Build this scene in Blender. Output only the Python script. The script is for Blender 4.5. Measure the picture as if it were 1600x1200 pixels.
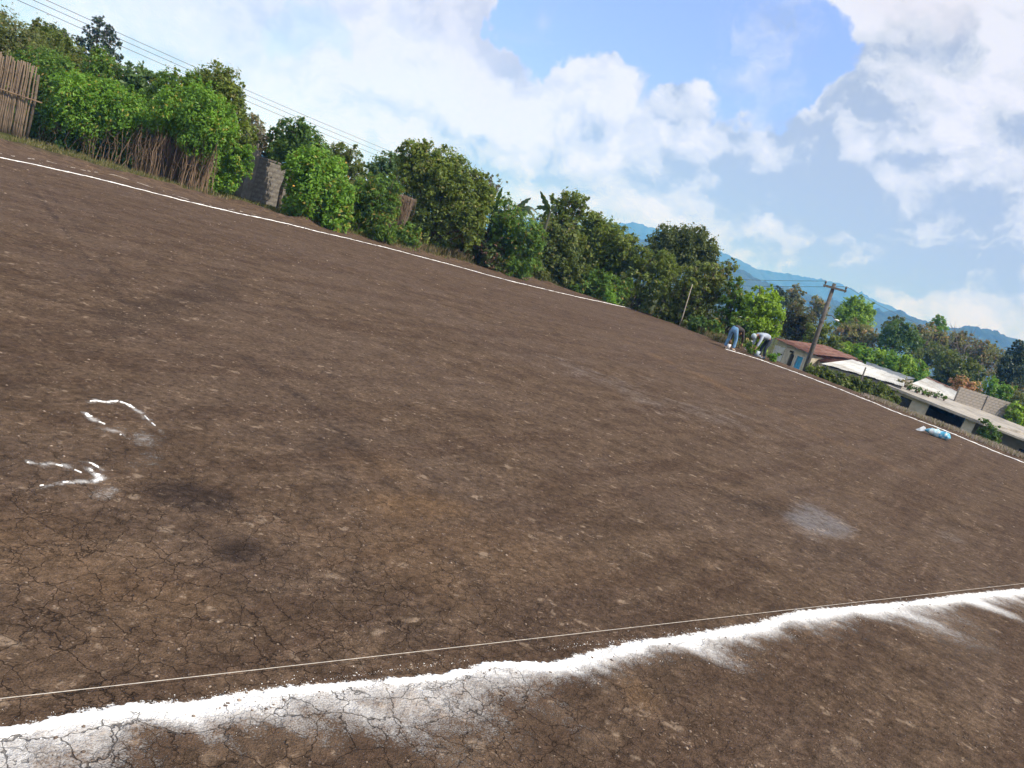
import bpy, bmesh, math, random
import numpy as np
from mathutils import Vector, Matrix

for o in list(bpy.data.objects):
    bpy.data.objects.remove(o)
SC = bpy.context.scene
COL = SC.collection
rng = np.random.default_rng(7)
random.seed(7)
rad = math.radians

# ------------------------------------------------------------------ camera
FOC = 1200.0                       # focal length in photo pixels (1600 wide)
PITCH = math.atan(212 / FOC)
ROLL = rad(17.5)
EYE = np.array([0.0, 0.0, 1.6])
F_ = np.array([0, math.cos(PITCH), -math.sin(PITCH)])
U0 = np.array([0, math.sin(PITCH), math.cos(PITCH)])
X0 = np.array([1.0, 0, 0])
R_ = math.cos(ROLL) * X0 + math.sin(ROLL) * U0
U_ = math.cos(ROLL) * U0 - math.sin(ROLL) * X0
cam = bpy.data.cameras.new("camera")
cam.sensor_width = 36
cam.lens = 27
cam.clip_start = 0.05
cam.clip_end = 20000
co = bpy.data.objects.new("camera", cam)
COL.objects.link(co)
co.matrix_world = Matrix(((R_[0], U_[0], -F_[0], EYE[0]), (R_[1], U_[1], -F_[1], EYE[1]),
                          (R_[2], U_[2], -F_[2], EYE[2]), (0, 0, 0, 1)))
SC.camera = co

# ------------------------------------------------------------------ light
SUN_EL, SUN_AZ = rad(47), rad(119)          # azimuth clockwise from +Y (view direction)
SUN_DIR = Vector((math.sin(SUN_AZ) * math.cos(SUN_EL), math.cos(SUN_AZ) * math.cos(SUN_EL), math.sin(SUN_EL)))
sl = bpy.data.lights.new("sun", 'SUN')
sl.energy = 5.0
sl.angle = rad(0.6)
sl.color = (1.0, 0.96, 0.91)
so = bpy.data.objects.new("sun", sl)
COL.objects.link(so)
so.rotation_euler = SUN_DIR.to_track_quat('Z', 'Y').to_euler()
so.location = (20, -10, 60)
SC.view_settings.view_transform = 'Standard'
SC.view_settings.look = 'None'
SC.view_settings.exposure = 0.15
SC.view_settings.gamma = 1.0
SC.view_settings.use_curve_mapping = False
HAZE_DENSITY = 0.00048
SC.cycles.use_denoising = True
SC.cycles.max_bounces = 6
SC.cycles.transparent_max_bounces = 12
SC.cycles.volume_bounces = 3
SC.cycles.diffuse_bounces = 3
SC.cycles.glossy_bounces = 2
SC.cycles.transmission_bounces = 3


# ------------------------------------------------------------------ node helper
class NT:
    def __init__(s, tree):
        s.t = tree

    def n(s, typ, inputs=None, **props):
        nd = s.t.nodes.new(typ)
        for k, v in props.items():
            setattr(nd, k, v)
        for k, v in (inputs or {}).items():
            sock = nd.inputs[k]
            if isinstance(v, bpy.types.NodeSocket):
                s.t.links.new(v, sock)
            elif isinstance(v, bpy.types.Node):
                s.t.links.new(v.outputs[0], sock)
            else:
                if hasattr(sock, 'default_value'):
                    try:
                        sock.default_value = v
                    except Exception:
                        sock.default_value = (*v, 1.0)
        return nd

    def m(s, op, a, b=0.0, c=0.0, clamp=False):
        nd = s.t.nodes.new('ShaderNodeMath')
        nd.operation = op
        nd.use_clamp = clamp
        for i, v in enumerate((a, b, c)):
            if isinstance(v, bpy.types.NodeSocket):
                s.t.links.new(v, nd.inputs[i])
            else:
                nd.inputs[i].default_value = v
        return nd.outputs[0]

    def vm(s, op, a, b=None, scale=None):
        nd = s.t.nodes.new('ShaderNodeVectorMath')
        nd.operation = op
        for i, v in enumerate((a, b)):
            if v is None:
                continue
            if isinstance(v, bpy.types.NodeSocket):
                s.t.links.new(v, nd.inputs[i])
            else:
                nd.inputs[i].default_value = v
        if scale is not None:
            if isinstance(scale, bpy.types.NodeSocket):
                s.t.links.new(scale, nd.inputs['Scale'])
            else:
                nd.inputs['Scale'].default_value = scale
        return nd.outputs['Value'] if op in ('LENGTH', 'DISTANCE', 'DOT_PRODUCT') else nd.outputs[0]

    def noise(s, vec, scale, detail=4, rough=0.55, dist=0.0, col=False):
        nd = s.n('ShaderNodeTexNoise', {'Vector': vec, 'Scale': scale, 'Detail': detail, 'Roughness': rough, 'Distortion': dist})
        return nd.outputs['Color'] if col else nd.outputs[0]

    def ramp(s, v, lo, hi, a=0.0, b=1.0, smooth=True):
        nd = s.t.nodes.new('ShaderNodeMapRange')
        nd.interpolation_type = 'SMOOTHSTEP' if smooth else 'LINEAR'
        nd.clamp = True
        s.t.links.new(v, nd.inputs[0])
        for i, x in enumerate((lo, hi, a, b)):
            nd.inputs[i + 1].default_value = x
        return nd.outputs[0]

    def mix(s, fac, a, b, blend='MIX'):
        nd = s.t.nodes.new('ShaderNodeMix')
        nd.data_type = 'RGBA'
        nd.blend_type = blend
        nd.clamp_factor = True
        for i, v in ((0, fac), (6, a), (7, b)):
            if isinstance(v, bpy.types.NodeSocket):
                s.t.links.new(v, nd.inputs[i])
            elif i == 0:
                nd.inputs[0].default_value = v
            else:
                nd.inputs[i].default_value = (*v, 1.0) if len(v) == 3 else v
        return nd.outputs[2]


def at_dir(px, py):
    d = F_ + R_ * (px - 800) / FOC - U_ * (py - 600) / FOC
    return d / np.linalg.norm(d)


# ------------------------------------------------------------------ sky
w = bpy.data.worlds.new("World")
SC.world = w
w.use_nodes = True
w.node_tree.nodes.clear()
k = NT(w.node_tree)
sky = k.n('ShaderNodeTexSky', sky_type='NISHITA', sun_disc=False, sun_elevation=SUN_EL, sun_rotation=SUN_AZ,
          altitude=1800, air_density=1.0, dust_density=0.6, ozone_density=1.6)
D = k.n('ShaderNodeTexCoord').outputs['Generated']
warp = k.vm('SCALE', k.vm('SUBTRACT', k.noise(D, 5.0, 5, 0.6, col=True), (0.5, 0.5, 0.5)), scale=0.20)
warp2 = k.vm('SCALE', k.vm('SUBTRACT', k.noise(D, 22.0, 4, 0.6, col=True), (0.5, 0.5, 0.5)), scale=0.05)
Dw = k.vm('ADD', k.vm('ADD', D, warp), warp2)


def region(pts, lo, hi):
    """soft 1 inside the union of discs (direction, angular radius in px) - 0 outside"""
    cur = None
    for px, py, r in pts:
        c = at_dir(px, py)
        q = k.m('DIVIDE', k.vm('DISTANCE', Dw, tuple(c)), r / FOC)
        cur = q if cur is None else k.m('SMOOTH_MIN', cur, q, 0.35)
    return k.ramp(cur, lo, hi, 1.0, 0.0)


hole = region([(850, 35, 70), (960, 45, 90), (1060, 40, 95), (1150, 90, 100), (1245, 120, 66), (1215, 165, 50), (1130, 150, 50), (1120, 10, 75),
               (1000, 115, 55), (790, 60, 40)], 0.86, 1.08)
puff = region([(900, 108, 36), (940, 120, 36), (965, 165, 50), (1080, 145, 34), (1060, 190, 50), (1150, 215, 50), (1290, 195, 34), (1345, 140, 40)], 0.75, 1.12)
hole = k.m('MULTIPLY', hole, k.m('SUBTRACT', 1.0, puff))
hole2 = region([(500, 48, 42), (455, 40, 34), (540, 62, 22)], 0.6, 1.3)
wisp = k.ramp(k.noise(Dw, 7.0, 6, 0.6), 0.50, 0.75)
hole = k.m('MULTIPLY', hole, k.m('SUBTRACT', 1.0, k.m('MULTIPLY', wisp, 0.75)))
far_gap = k.ramp(k.noise(D, 1.7, 3, 0.5), 0.60, 0.74)
frame_c = at_dir(800, 300)
away = k.ramp(k.vm('DISTANCE', D, tuple(frame_c)), 0.75, 1.1)
clear = k.m('MAXIMUM', k.m('MAXIMUM', hole, k.m('MULTIPLY', hole2, 0.38)), k.m('MULTIPLY', far_gap, away))
# billows: difference of the density towards the light gives the puffs a bright and a grey side
Dn = k.vm('ADD', D, k.vm('SCALE', warp2, scale=0.8))
stretch = k.vm('MULTIPLY', Dn, (1.0, 1.0, 1.35))
off = tuple(np.array([0.35, -0.05, 0.9]) * 0.035)
b0 = k.noise(stretch, 6.5, 7, 0.56, 0.25)
b1 = k.noise(k.vm('ADD', stretch, off), 6.5, 7, 0.56, 0.25)
relief = k.m('ADD', 0.55, k.m('MULTIPLY', k.m('SUBTRACT', b0, b1), 5.0))
broad = k.m('MULTIPLY', k.m('SUBTRACT', k.noise(Dw, 2.6, 4, 0.55), 0.5), 1.5)
grey = region([(1225, 262, 75), (1300, 300, 95), (1390, 320, 90), (1460, 370, 90), (1330, 370, 80), (1215, 215, 35)], 0.45, 1.6)
grey2 = region([(60, 60, 150), (420, 20, 110), (640, 30, 110), (1440, 90, 110), (1540, 300, 90), (300, 110, 90), (200, 150, 90), (690, 290, 55), (800, 285, 70), (900, 260, 50), (1330, 180, 50), (1020, 290, 60)], 0.4, 1.7)
low = region([(1150, 360, 70), (1250, 400, 80), (1400, 460, 80), (1520, 480, 60), (1340, 400, 80), (1050, 330, 60)], 0.4, 1.7)
bright = region([(905, 95, 40), (960, 150, 60), (600, 130, 90), (640, 190, 55), (840, 160, 70), (1080, 150, 45), (1280, 190, 45), (1300, 250, 25),
                 (700, 130, 80), (1560, 40, 90), (1380, 90, 90), (1470, 170, 80), (500, 160, 70)], 0.3, 1.5)
s_ = k.m('ADD', relief, broad)
s_ = k.m('ADD', s_, k.m('MULTIPLY', bright, 0.50))
s_ = k.m('SUBTRACT', s_, k.m('MULTIPLY', grey, 0.66))
s_ = k.m('SUBTRACT', s_, k.m('MULTIPLY', grey2, 0.32))
s_ = k.m('SUBTRACT', s_, k.m('MULTIPLY', low, -0.12), clamp=True)
ccol = k.mix(k.ramp(s_, 0.0, 0.55), (0.45, 0.54, 0.75), (0.72, 0.80, 0.98))
ccol = k.mix(k.ramp(s_, 0.45, 1.0), ccol, (0.89, 0.95, 1.16))
pinkish = region([(760, -10, 130), (520, -10, 120), (250, 0, 170), (1430, 20, 60)], 0.5, 1.4)
ccol = k.mix(k.m('MULTIPLY', pinkish, 0.45), ccol, (0.84, 0.84, 1.00))
elev = k.n('ShaderNodeSeparateXYZ', {0: D}).outputs[2]
lowf = k.ramp(elev, 0.02, 0.40, 1, 0)
ccol = k.mix(lowf, ccol, k.vm('MULTIPLY', ccol, (1.02, 1.10, 1.36)))
cloud = k.vm('SCALE', ccol, scale=8.7)
blue = k.vm('MULTIPLY', sky.outputs[0], (1.0, 1.08, 1.70))
blue = k.vm('ADD', blue, (1.9, 2.5, 4.4))
allsky = k.mix(k.m('SUBTRACT', 1.0, clear), blue, cloud)
bg = k.n('ShaderNodeBackground', {'Color': allsky, 'Strength': 0.1})
k.n('ShaderNodeOutputWorld', {'Surface': bg})
w.cycles.sampling_method = 'MANUAL'
w.cycles.sample_map_resolution = 512


# ------------------------------------------------------------------ placing
def G(px, py, z=0.0):
    d = F_ + R_ * (px - 800) / FOC - U_ * (py - 600) / FOC
    return EYE + d * ((z - EYE[2]) / d[2])


def W(px, py, Y):
    d = F_ + R_ * (px - 800) / FOC - U_ * (py - 600) / FOC
    return EYE + d * (Y / d[1])


def mpp(Y):
    return Y * 1.03 / FOC


# ------------------------------------------------------------------ numpy noise
def _hash(ix, iy, seed):
    h = (ix.astype(np.int64) * 374761393 + iy.astype(np.int64) * 668265263 + seed * 974711) & 0xFFFFFFFF
    h = ((h ^ (h >> 13)) * 1274126177) & 0xFFFFFFFF
    return ((h ^ (h >> 16)) & 0xFFFF) / 65535.0


def vnoise(x, y, seed=0):
    ix, iy = np.floor(x), np.floor(y)
    fx, fy = x - ix, y - iy
    fx = fx * fx * (3 - 2 * fx)
    fy = fy * fy * (3 - 2 * fy)
    a = _hash(ix, iy, seed)
    b = _hash(ix + 1, iy, seed)
    c = _hash(ix, iy + 1, seed)
    d = _hash(ix + 1, iy + 1, seed)
    return (a * (1 - fx) + b * fx) * (1 - fy) + (c * (1 - fx) + d * fx) * fy - 0.5


def fbm(x, y, seed=0, octv=4, g=0.5):
    s, a = 0, 1.0
    for i in range(octv):
        s = s + a * vnoise(x * 2 ** i, y * 2 ** i, seed + i * 17)
        a *= g
    return s


def sstep(lo, hi, v):
    t = np.clip((v - lo) / (hi - lo), 0, 1)
    return t * t * (3 - 2 * t)


# ------------------------------------------------------------------ terrain
LA = np.array([-12.4, 17.09])
LD = np.array([0.547, 0.837])
LN = np.array([-0.837, 0.547])          # left touchline: direction, outward normal
RA = np.array([11.39, 32.46])
RD = np.array([0.317, -0.948])
RN = np.array([0.948, 0.317])            # far right line
NA = np.array([-1.01, 1.76])
ND = np.array([6.06, 5.11]) / np.hypot(6.06, 5.11)
NN = np.array([ND[1], -ND[0]])          # near line: normal towards the camera side


def height(x, y):
    x = np.asarray(x, float)
    y = np.asarray(y, float)
    dl = (x - LA[0]) * LN[0] + (y - LA[1]) * LN[1]
    dr = (x - RA[0]) * RN[0] + (y - RA[1]) * RN[1]
    r = np.hypot(x, y)
    near = np.exp(-r / 60)
    h = 0.030 * fbm(x * 0.45, y * 0.45, 3, 3) * near
    h = h + 0.013 * fbm(x * 3.1, y * 3.1, 11, 3) * np.exp(-r / 30)
    h = h + (0.005 + 0.017 * sstep(4, 14, r)) * fbm(x * 5.3 + 3, y * 5.3, 15, 3, 0.6) * np.exp(-r / 40)
    # grader ruts run with the left touchline
    u = x * LN[0] + y * LN[1]
    v = x * LD[0] + y * LD[1]
    h = h + 0.030 * fbm(u * 1.9, v * 0.10, 5, 3) * sstep(6, 16, r) * near * 1.6
    # berm of pushed soil outside the left line
    out = sstep(2.2, 3.6, dl)
    h = h + out * (0.05 + 0.26 * np.clip(fbm(x * 1.3, y * 1.3, 21, 5) + 0.1, 0, 1)) * np.exp(-np.abs(dl - 3.6) / 2.2)
    # the platform ends past the right line and falls to the houses
    wgt = 1 - sstep(-2.0, 12.0, dl)
    drop = sstep(1.0, 7.0, dr) * wgt
    h = h - 2.7 * drop
    h = h + sstep(0.5, 1.0, dr) * (1 - sstep(1.2, 2.0, dr)) * 0.06 * wgt
    h = h + sstep(70, 400, r) * 1.5 * fbm(x * 0.008, y * 0.008, 31, 3)
    return h


def hz(x, y):
    return float(height(np.array([x]), np.array([y]))[0])


# ------------------------------------------------------------------ mesh helpers
def make_mesh(name, verts, faces, mat=None, smooth=False):
    me = bpy.data.meshes.new(name)
    me.from_pydata([tuple(v) for v in verts], [], [tuple(f) for f in faces])
    if mat:
        me.materials.append(mat)
    if smooth:
        me.polygons.foreach_set('use_smooth', [True] * len(me.polygons))
    me.update()
    return me


def fast_mesh(name, verts, faces, mat=None, smooth=False):
    """verts (n,3), faces (m,k) numpy, constant k"""
    me = bpy.data.meshes.new(name)
    n, (m_, kk) = len(verts), faces.shape
    me.vertices.add(n)
    me.vertices.foreach_set('co', np.ascontiguousarray(verts, dtype=np.float32).ravel())
    me.loops.add(m_ * kk)
    me.loops.foreach_set('vertex_index', np.ascontiguousarray(faces, dtype=np.int32).ravel())
    me.polygons.add(m_)
    me.polygons.foreach_set('loop_start', np.arange(0, m_ * kk, kk, dtype=np.int32))
    me.polygons.foreach_set('loop_total', np.full(m_, kk, dtype=np.int32))
    if smooth:
        me.polygons.foreach_set('use_smooth', np.ones(m_, dtype=bool))
    if mat:
        me.materials.append(mat)
    me.update(calc_edges=True)
    return me


def link(name, me, parent=None, loc=None, rot=None):
    o = bpy.data.objects.new(name, me)
    COL.objects.link(o)
    if parent is not None:
        o.parent = parent
    if loc is not None:
        o.location = tuple(loc)
    if rot is not None:
        o.rotation_euler = rot
    return o


def tag(o, label=None, cat=None, group=None, kind=None):
    if label:
        o['label'] = label
    if cat:
        o['category'] = cat
    if group:
        o['group'] = group
    if kind:
        o['kind'] = kind
    return o


def thing(name, label, cat, loc, rotz=0.0, group=None):
    o = bpy.data.objects.new(name, None)
    COL.objects.link(o)
    o.location = tuple(loc)
    o.rotation_euler = (0, 0, rotz)
    o.empty_display_size = 0.2
    return tag(o, label, cat, group)


class MB:
    """collects pieces (local coordinates) for ONE mesh"""
    def __init__(s):
        s.v, s.f = [], []

    def add(s, vs, fs):
        b = len(s.v)
        s.v += [tuple(map(float, q)) for q in vs]
        s.f += [tuple(i + b for i in f) for f in fs]
        return s

    def box(s, c, size, rz=0.0, ax=None):
        hx, hy, hh = size[0] / 2, size[1] / 2, size[2] / 2
        ca, sa = math.cos(rz), math.sin(rz)
        vs = []
        for z in (-hh, hh):
            for x, y in ((-hx, -hy), (hx, -hy), (hx, hy), (-hx, hy)):
                vs.append((c[0] + x * ca - y * sa, c[1] + x * sa + y * ca, c[2] + z))
        return s.add(vs, [(3, 2, 1, 0), (4, 5, 6, 7), (0, 1, 5, 4), (1, 2, 6, 5), (2, 3, 7, 6), (3, 0, 4, 7)])

    def hexa(s, p):      # 8 points: bottom 4 (ccw), top 4
        return s.add(p, [(3, 2, 1, 0), (4, 5, 6, 7), (0, 1, 5, 4), (1, 2, 6, 5), (2, 3, 7, 6), (3, 0, 4, 7)])

    def tube(s, pts, rads, n=6, caps=True):
        pts = [np.array(p, float) for p in pts]
        if not hasattr(rads, '__len__'):
            rads = [rads] * len(pts)
        vs, fs = [], []
        a = None
        for i, p in enumerate(pts):
            t = pts[min(i + 1, len(pts) - 1)] - pts[max(i - 1, 0)]
            t = t / (np.linalg.norm(t) + 1e-9)
            if a is None:
                ref = np.array([0, 0, 1.0]) if abs(t[2]) < 0.9 else np.array([1.0, 0, 0])
                a = np.cross(t, ref)
            a = a - t * (a @ t)
            a /= np.linalg.norm(a) + 1e-9
            b = np.cross(t, a)
            for j in range(n):
                an = 2 * math.pi * j / n
                vs.append(p + rads[i] * (math.cos(an) * a + math.sin(an) * b))
        for i in range(len(pts) - 1):
            for j in range(n):
                q = (j + 1) % n
                fs.append((i * n + j, i * n + q, (i + 1) * n + q, (i + 1) * n + j))
        if caps:
            fs.append(tuple(range(n - 1, -1, -1)))
            fs.append(tuple((len(pts) - 1) * n + j for j in range(n)))
        return s.add(vs, fs)

    def ball(s, c, r, nu=10, nv=6):
        if not hasattr(r, '__len__'):
            r = (r, r, r)
        vs, fs = [(c[0], c[1], c[2] - r[2])], []
        for i in range(1, nv):
            th = math.pi * i / nv
            for j in range(nu):
                ph = 2 * math.pi * j / nu
                vs.append((c[0] + r[0] * math.sin(th) * math.cos(ph), c[1] + r[1] * math.sin(th) * math.sin(ph), c[2] - r[2] * math.cos(th)))
        vs.append((c[0], c[1], c[2] + r[2]))
        for j in range(nu):
            fs.append((0, 1 + (j + 1) % nu, 1 + j))
            fs.append((len(vs) - 1, 1 + (nv - 2) * nu + j, 1 + (nv - 2) * nu + (j + 1) % nu))
        for i in range(nv - 2):
            for j in range(nu):
                a, b = 1 + i * nu + j, 1 + i * nu + (j + 1) % nu
                fs.append((a, b, b + nu, a + nu))
        return s.add(vs, fs)

    def build(s, name, mat, parent=None, smooth=False, loc=None, rot=None):
        return link(name, make_mesh(name, s.v, s.f, mat, smooth), parent, loc, rot)


# ------------------------------------------------------------------ materials
MATS = {}


def plain(name, col, rough=0.8, var=0.25, scale=6.0, bump=0.0, dirt=None, dirt_amt=0.5, metal=0.0, dirt_scale=1.5):
    if name in MATS:
        return MATS[name]
    m = bpy.data.materials.new(name)
    m.use_nodes = True
    m.node_tree.nodes.clear()
    k = NT(m.node_tree)
    P = k.n('ShaderNodeTexCoord').outputs['Object']
    n1 = k.noise(P, scale, 5, 0.6)
    c = k.mix(k.ramp(n1, 0.3, 0.7), tuple(x * (1 - var) for x in col), tuple(min(1, x * (1 + var)) for x in col))
    if dirt:
        c = k.mix(k.m('MULTIPLY', k.ramp(k.noise(P, dirt_scale, 6, 0.65, 0.4), 0.45, 0.68), dirt_amt), c, dirt)
    b = k.n('ShaderNodeBsdfPrincipled', {'Base Color': c, 'Roughness': rough, 'Metallic': metal})
    if bump:
        bn = k.n('ShaderNodeBump', {'Height': k.noise(P, scale * 4, 4, 0.6), 'Strength': 0.6, 'Distance': bump})
        k.t.links.new(bn.outputs[0], b.inputs['Normal'])
    k.n('ShaderNodeOutputMaterial', {'Surface': b})
    MATS[name] = m
    return m


def leafmat(name, c0, c1, c2=None, c2_amt=0.12, rough=0.5, trans=0.38):
    """leaf colours c0 -> c1 by leaf, some leaves c2"""
    if name in MATS:
        return MATS[name]
    m = bpy.data.materials.new(name)
    m.use_nodes = True
    m.node_tree.nodes.clear()
    k = NT(m.node_tree)
    a = k.n('ShaderNodeAttribute', attribute_name='tint').outputs['Fac']
    a2 = k.n('ShaderNodeAttribute', attribute_name='kindmix').outputs['Fac']
    P = k.n('ShaderNodeTexCoord').outputs['Object']
    big = k.noise(P, 0.9, 3, 0.5)
    t = k.m('ADD', k.m('MULTIPLY', a, 0.65), k.ramp(big, 0.3, 0.7, 0.0, 0.45, smooth=False), clamp=True)
    c = k.mix(t, c0, c1)
    if c2 is not None:
        c = k.mix(k.ramp(a2, 1 - c2_amt - 0.05, 1 - c2_amt + 0.05), c, c2)
    b = k.n('ShaderNodeBsdfPrincipled', {'Base Color': c, 'Roughness': rough, 'Specular IOR Level': 0.35})
    tr = k.n('ShaderNodeBsdfTranslucent', {'Color': k.mix(0.5, c, (0.16, 0.20, 0.02), 'ADD')})
    mx = k.n('ShaderNodeMixShader', {0: trans, 1: b.outputs[0], 2: tr.outputs[0]})
    k.n('ShaderNodeOutputMaterial', {'Surface': mx})
    MATS[name] = m
    return m


BARK = plain('bark', (0.11, 0.085, 0.062), 0.9, 0.4, 9, 0.01)
DRY = plain('dry_stalk', (0.155, 0.105, 0.066), 0.9, 0.5, 2)
LIME_C = (0.92, 0.92, 0.91)

# ------------------------------------------------------------------ ground sheet
ang = np.concatenate([np.linspace(-180, -64, 36, endpoint=False), np.linspace(-64, 64, 720, endpoint=False), np.linspace(64, 180, 36, endpoint=False)])
ang = np.radians(ang)
rr = [0.02, 0.25, 0.5, 0.75, 1.0, 1.2]
while rr[-1] < 9:
    rr.append(rr[-1] * 1.0066)
while rr[-1] < 60:
    rr.append(rr[-1] * 1.0105)
while rr[-1] < 4500:
    rr.append(rr[-1] * 1.06)
rr = np.array(rr)
A, RR = np.meshgrid(ang, rr)
gx, gy = (np.sin(A) * RR).ravel(), (np.cos(A) * RR).ravel()
gzv = height(gx, gy)
na, nr = len(ang), len(rr)
ii = np.arange(nr - 1)[:, None] * na
jj = np.arange(na)[None, :]
j2 = (jj + 1) % na
faces = np.stack([ii + jj, ii + j2, ii + na + j2, ii + na + jj], -1).reshape(-1, 4)
faces = faces[:, ::-1]


def soft(px, py, rx, ry, rot=0.0, pts=None):
    """elliptic soft mask on the ground centred where the pixel falls; radii in metres, rot in degrees"""
    c = G(px, py)
    a = rad(rot)
    dx, dy = gx - c[0], gy - c[1]
    u = dx * math.cos(a) + dy * math.sin(a)
    v = -dx * math.sin(a) + dy * math.cos(a)
    n = fbm(gx * 1.7 + 9, gy * 1.7, 41, 4) * 0.9
    return np.clip(1.25 - np.sqrt((u / rx) ** 2 + (v / ry) ** 2) + n, 0, 1)


t_ = (gx - NA[0]) * NN[0] + (gy - NA[1]) * NN[1]          # >0 on the camera side of the near line
s_l = (gx - NA[0]) * ND[0] + (gy - NA[1]) * ND[1]
NEAR_PX = [(-130, 1172), (0, 1144), (120, 1122), (200, 1108), (300, 1102), (400, 1084), (500, 1076), (600, 1066), (700, 1056), (760, 1040), (800, 1038), (860, 1040),
           (920, 1024), (1000, 1004), (1100, 994), (1180, 982), (1250, 962), (1330, 955), (1400, 945), (1480, 935), (1600, 921), (1750, 902)]
near_pts = np.array([G(*q)[:2] for q in NEAR_PX])
ns, nt = (near_pts - NA) @ ND, (near_pts - NA) @ NN
lt = t_ - np.interp(s_l, ns, nt)
hw = np.interp(s_l, [-1, 1, 3, 6, 9], [0.019, 0.020, 0.024, 0.031, 0.044]) + 0.012 * fbm(s_l * 1.6, s_l * 0, 63, 3)
limec = np.clip(lt, -5, 5)
sk = s_l - 0.55 * lt
L = 0.055 + 0.34 * np.clip(fbm(sk * 2.6, sk * 0.0, 61, 3) + 0.14, 0, 1) ** 1.2 + 0.07 * np.clip(fbm(sk * 9, lt * 1.0, 67, 2), 0, 1)
plume = np.where(lt > 0, 0.80 * np.exp(-np.maximum(lt - 0.025, 0) / (L * 0.6)) + 0.25 * np.exp(-np.maximum(lt - 0.03, 0) / (L * 2.0)), np.exp(lt / 0.014))
plume *= 0.52 + 0.48 * sstep(-0.4, 0.35, fbm(s_l * 5 - lt * 2, lt * 4.5, 71, 5))
plume += 0.17 * np.exp(-((lt - 0.28) / 0.35) ** 2) * sstep(-0.15, 0.45, fbm(sk * 1.1 + 5, lt * 0.8, 73, 4)) * (lt > 0)
lime = np.clip(plume, 0, 1)
smear = 0.5 + 0.9 * fbm(gx * 5, gy * 5, 75, 4)
lime = np.maximum(lime, 0.40 * smear * soft(215, 690, 0.15, 0.34, 25))
lime = np.maximum(lime, 0.30 * smear * soft(163, 768, 0.05, 0.10, 0))
MARKS = [[(135, 628, .15), (150, 625, .9), (165, 627, 1), (185, 625, 1), (200, 630, .8), (212, 638, .6), (228, 650, .42), (243, 664, .34), (258, 680, .2)],
         [(133, 642, .6), (142, 649, 1), (152, 655, .8), (165, 660, .3)], [(160, 665, .3), (175, 668, .7), (186, 673, .5), (200, 682, .3)],
         [(55, 759, .2), (75, 757, .7), (100, 753, .8), (125, 751, .7), (147, 751, 1.1), (158, 746, 1.2), (152, 740, 1.2), (139, 731, .9)],
         [(40, 722, .2), (48, 722, .8), (56, 722, .1), (66, 725, .5), (82, 722, .7), (92, 724, .1), (101, 726, .6), (112, 731, .4), (128, 738, .15)],
         [(130, 719, .2), (143, 720, .7), (150, 724, .2), (157, 731, .8), (160, 735, .3)]]
close = np.hypot(gx, gy) < 7
for mk in MARKS:
    q = np.array([G(*p[:2])[:2] for p in mk])
    X_, Y_ = gx[close], gy[close]
    jx, jy = 0.014 * fbm(X_ * 22, Y_ * 22, 76, 3), 0.014 * fbm(X_ * 22, Y_ * 22, 77, 3)
    got = np.zeros(close.sum())
    for p0, p1, m0, m1 in zip(q[:-1], q[1:], mk[:-1], mk[1:]):
        d_ = p1 - p0
        tt = np.clip(((X_ - p0[0]) * d_[0] + (Y_ - p0[1]) * d_[1]) / (d_ @ d_), 0, 1)
        am = m0[2] + (m1[2] - m0[2]) * tt
        dd = np.hypot(X_ + jx - p0[0] - tt * d_[0], Y_ + jy - p0[1] - tt * d_[1])
        got = np.maximum(got, am * np.exp(-(dd / (0.015 + 0.010 * (am < .6)))))
    lime[close] = np.maximum(lime[close], 1.0 * got * (0.45 + 0.55 * sstep(-0.35, 0.30, fbm(X_ * 16, Y_ * 16, 79, 3))))
lime[np.hypot(gx, gy) > 16] = 0

wet = np.maximum.reduce([1.2 * soft(1275, 815, 0.85, 0.36, 66), 0.55 * soft(1080, 640, 2.6, 1.3, 40), 0.5 * soft(930, 585, 3.0, 1.2, 50),
                         0.55 * soft(1490, 840, 0.7, 0.25, 60), 0.35 * soft(1180, 700, 2.2, 0.8, 35)])
dark = np.maximum.reduce([1.2 * soft(372, 862, 0.13, 0.17, 0), 0.8 * soft(300, 775, 0.22, 0.16, 20), 0.5 * soft(870, 960, 0.45, 0.22, 30),
                          0.4 * soft(520, 700, 0.22, 1.5, 20), 0.6 * soft(455, 845, 0.06, 0.05), 0.55 * soft(1160, 790, 1.2, 0.4, 35),
                          0.5 * soft(640, 990, 0.3, 0.2, 30), 0.5 * soft(260, 480, 0.35, 4.0, 12), 0.45 * soft(1270, 860, 1.2, 0.3, 30)])
def trail(pts, wdt, amp, seed):
    q = np.array([G(*p)[:2] for p in pts])
    best = np.full(len(gx), 99.0)
    for p0, p1 in zip(q[:-1], q[1:]):
        d_ = p1 - p0
        tt = np.clip(((gx - p0[0]) * d_[0] + (gy - p0[1]) * d_[1]) / (d_ @ d_), 0, 1)
        best = np.minimum(best, np.hypot(gx - p0[0] - tt * d_[0], gy - p0[1] - tt * d_[1]))
    return amp * np.exp(-(best / wdt) ** 2) * (0.5 + 0.9 * np.clip(fbm(gx * 4, gy * 4, seed, 3) + 0.4, 0, 1))


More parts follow.
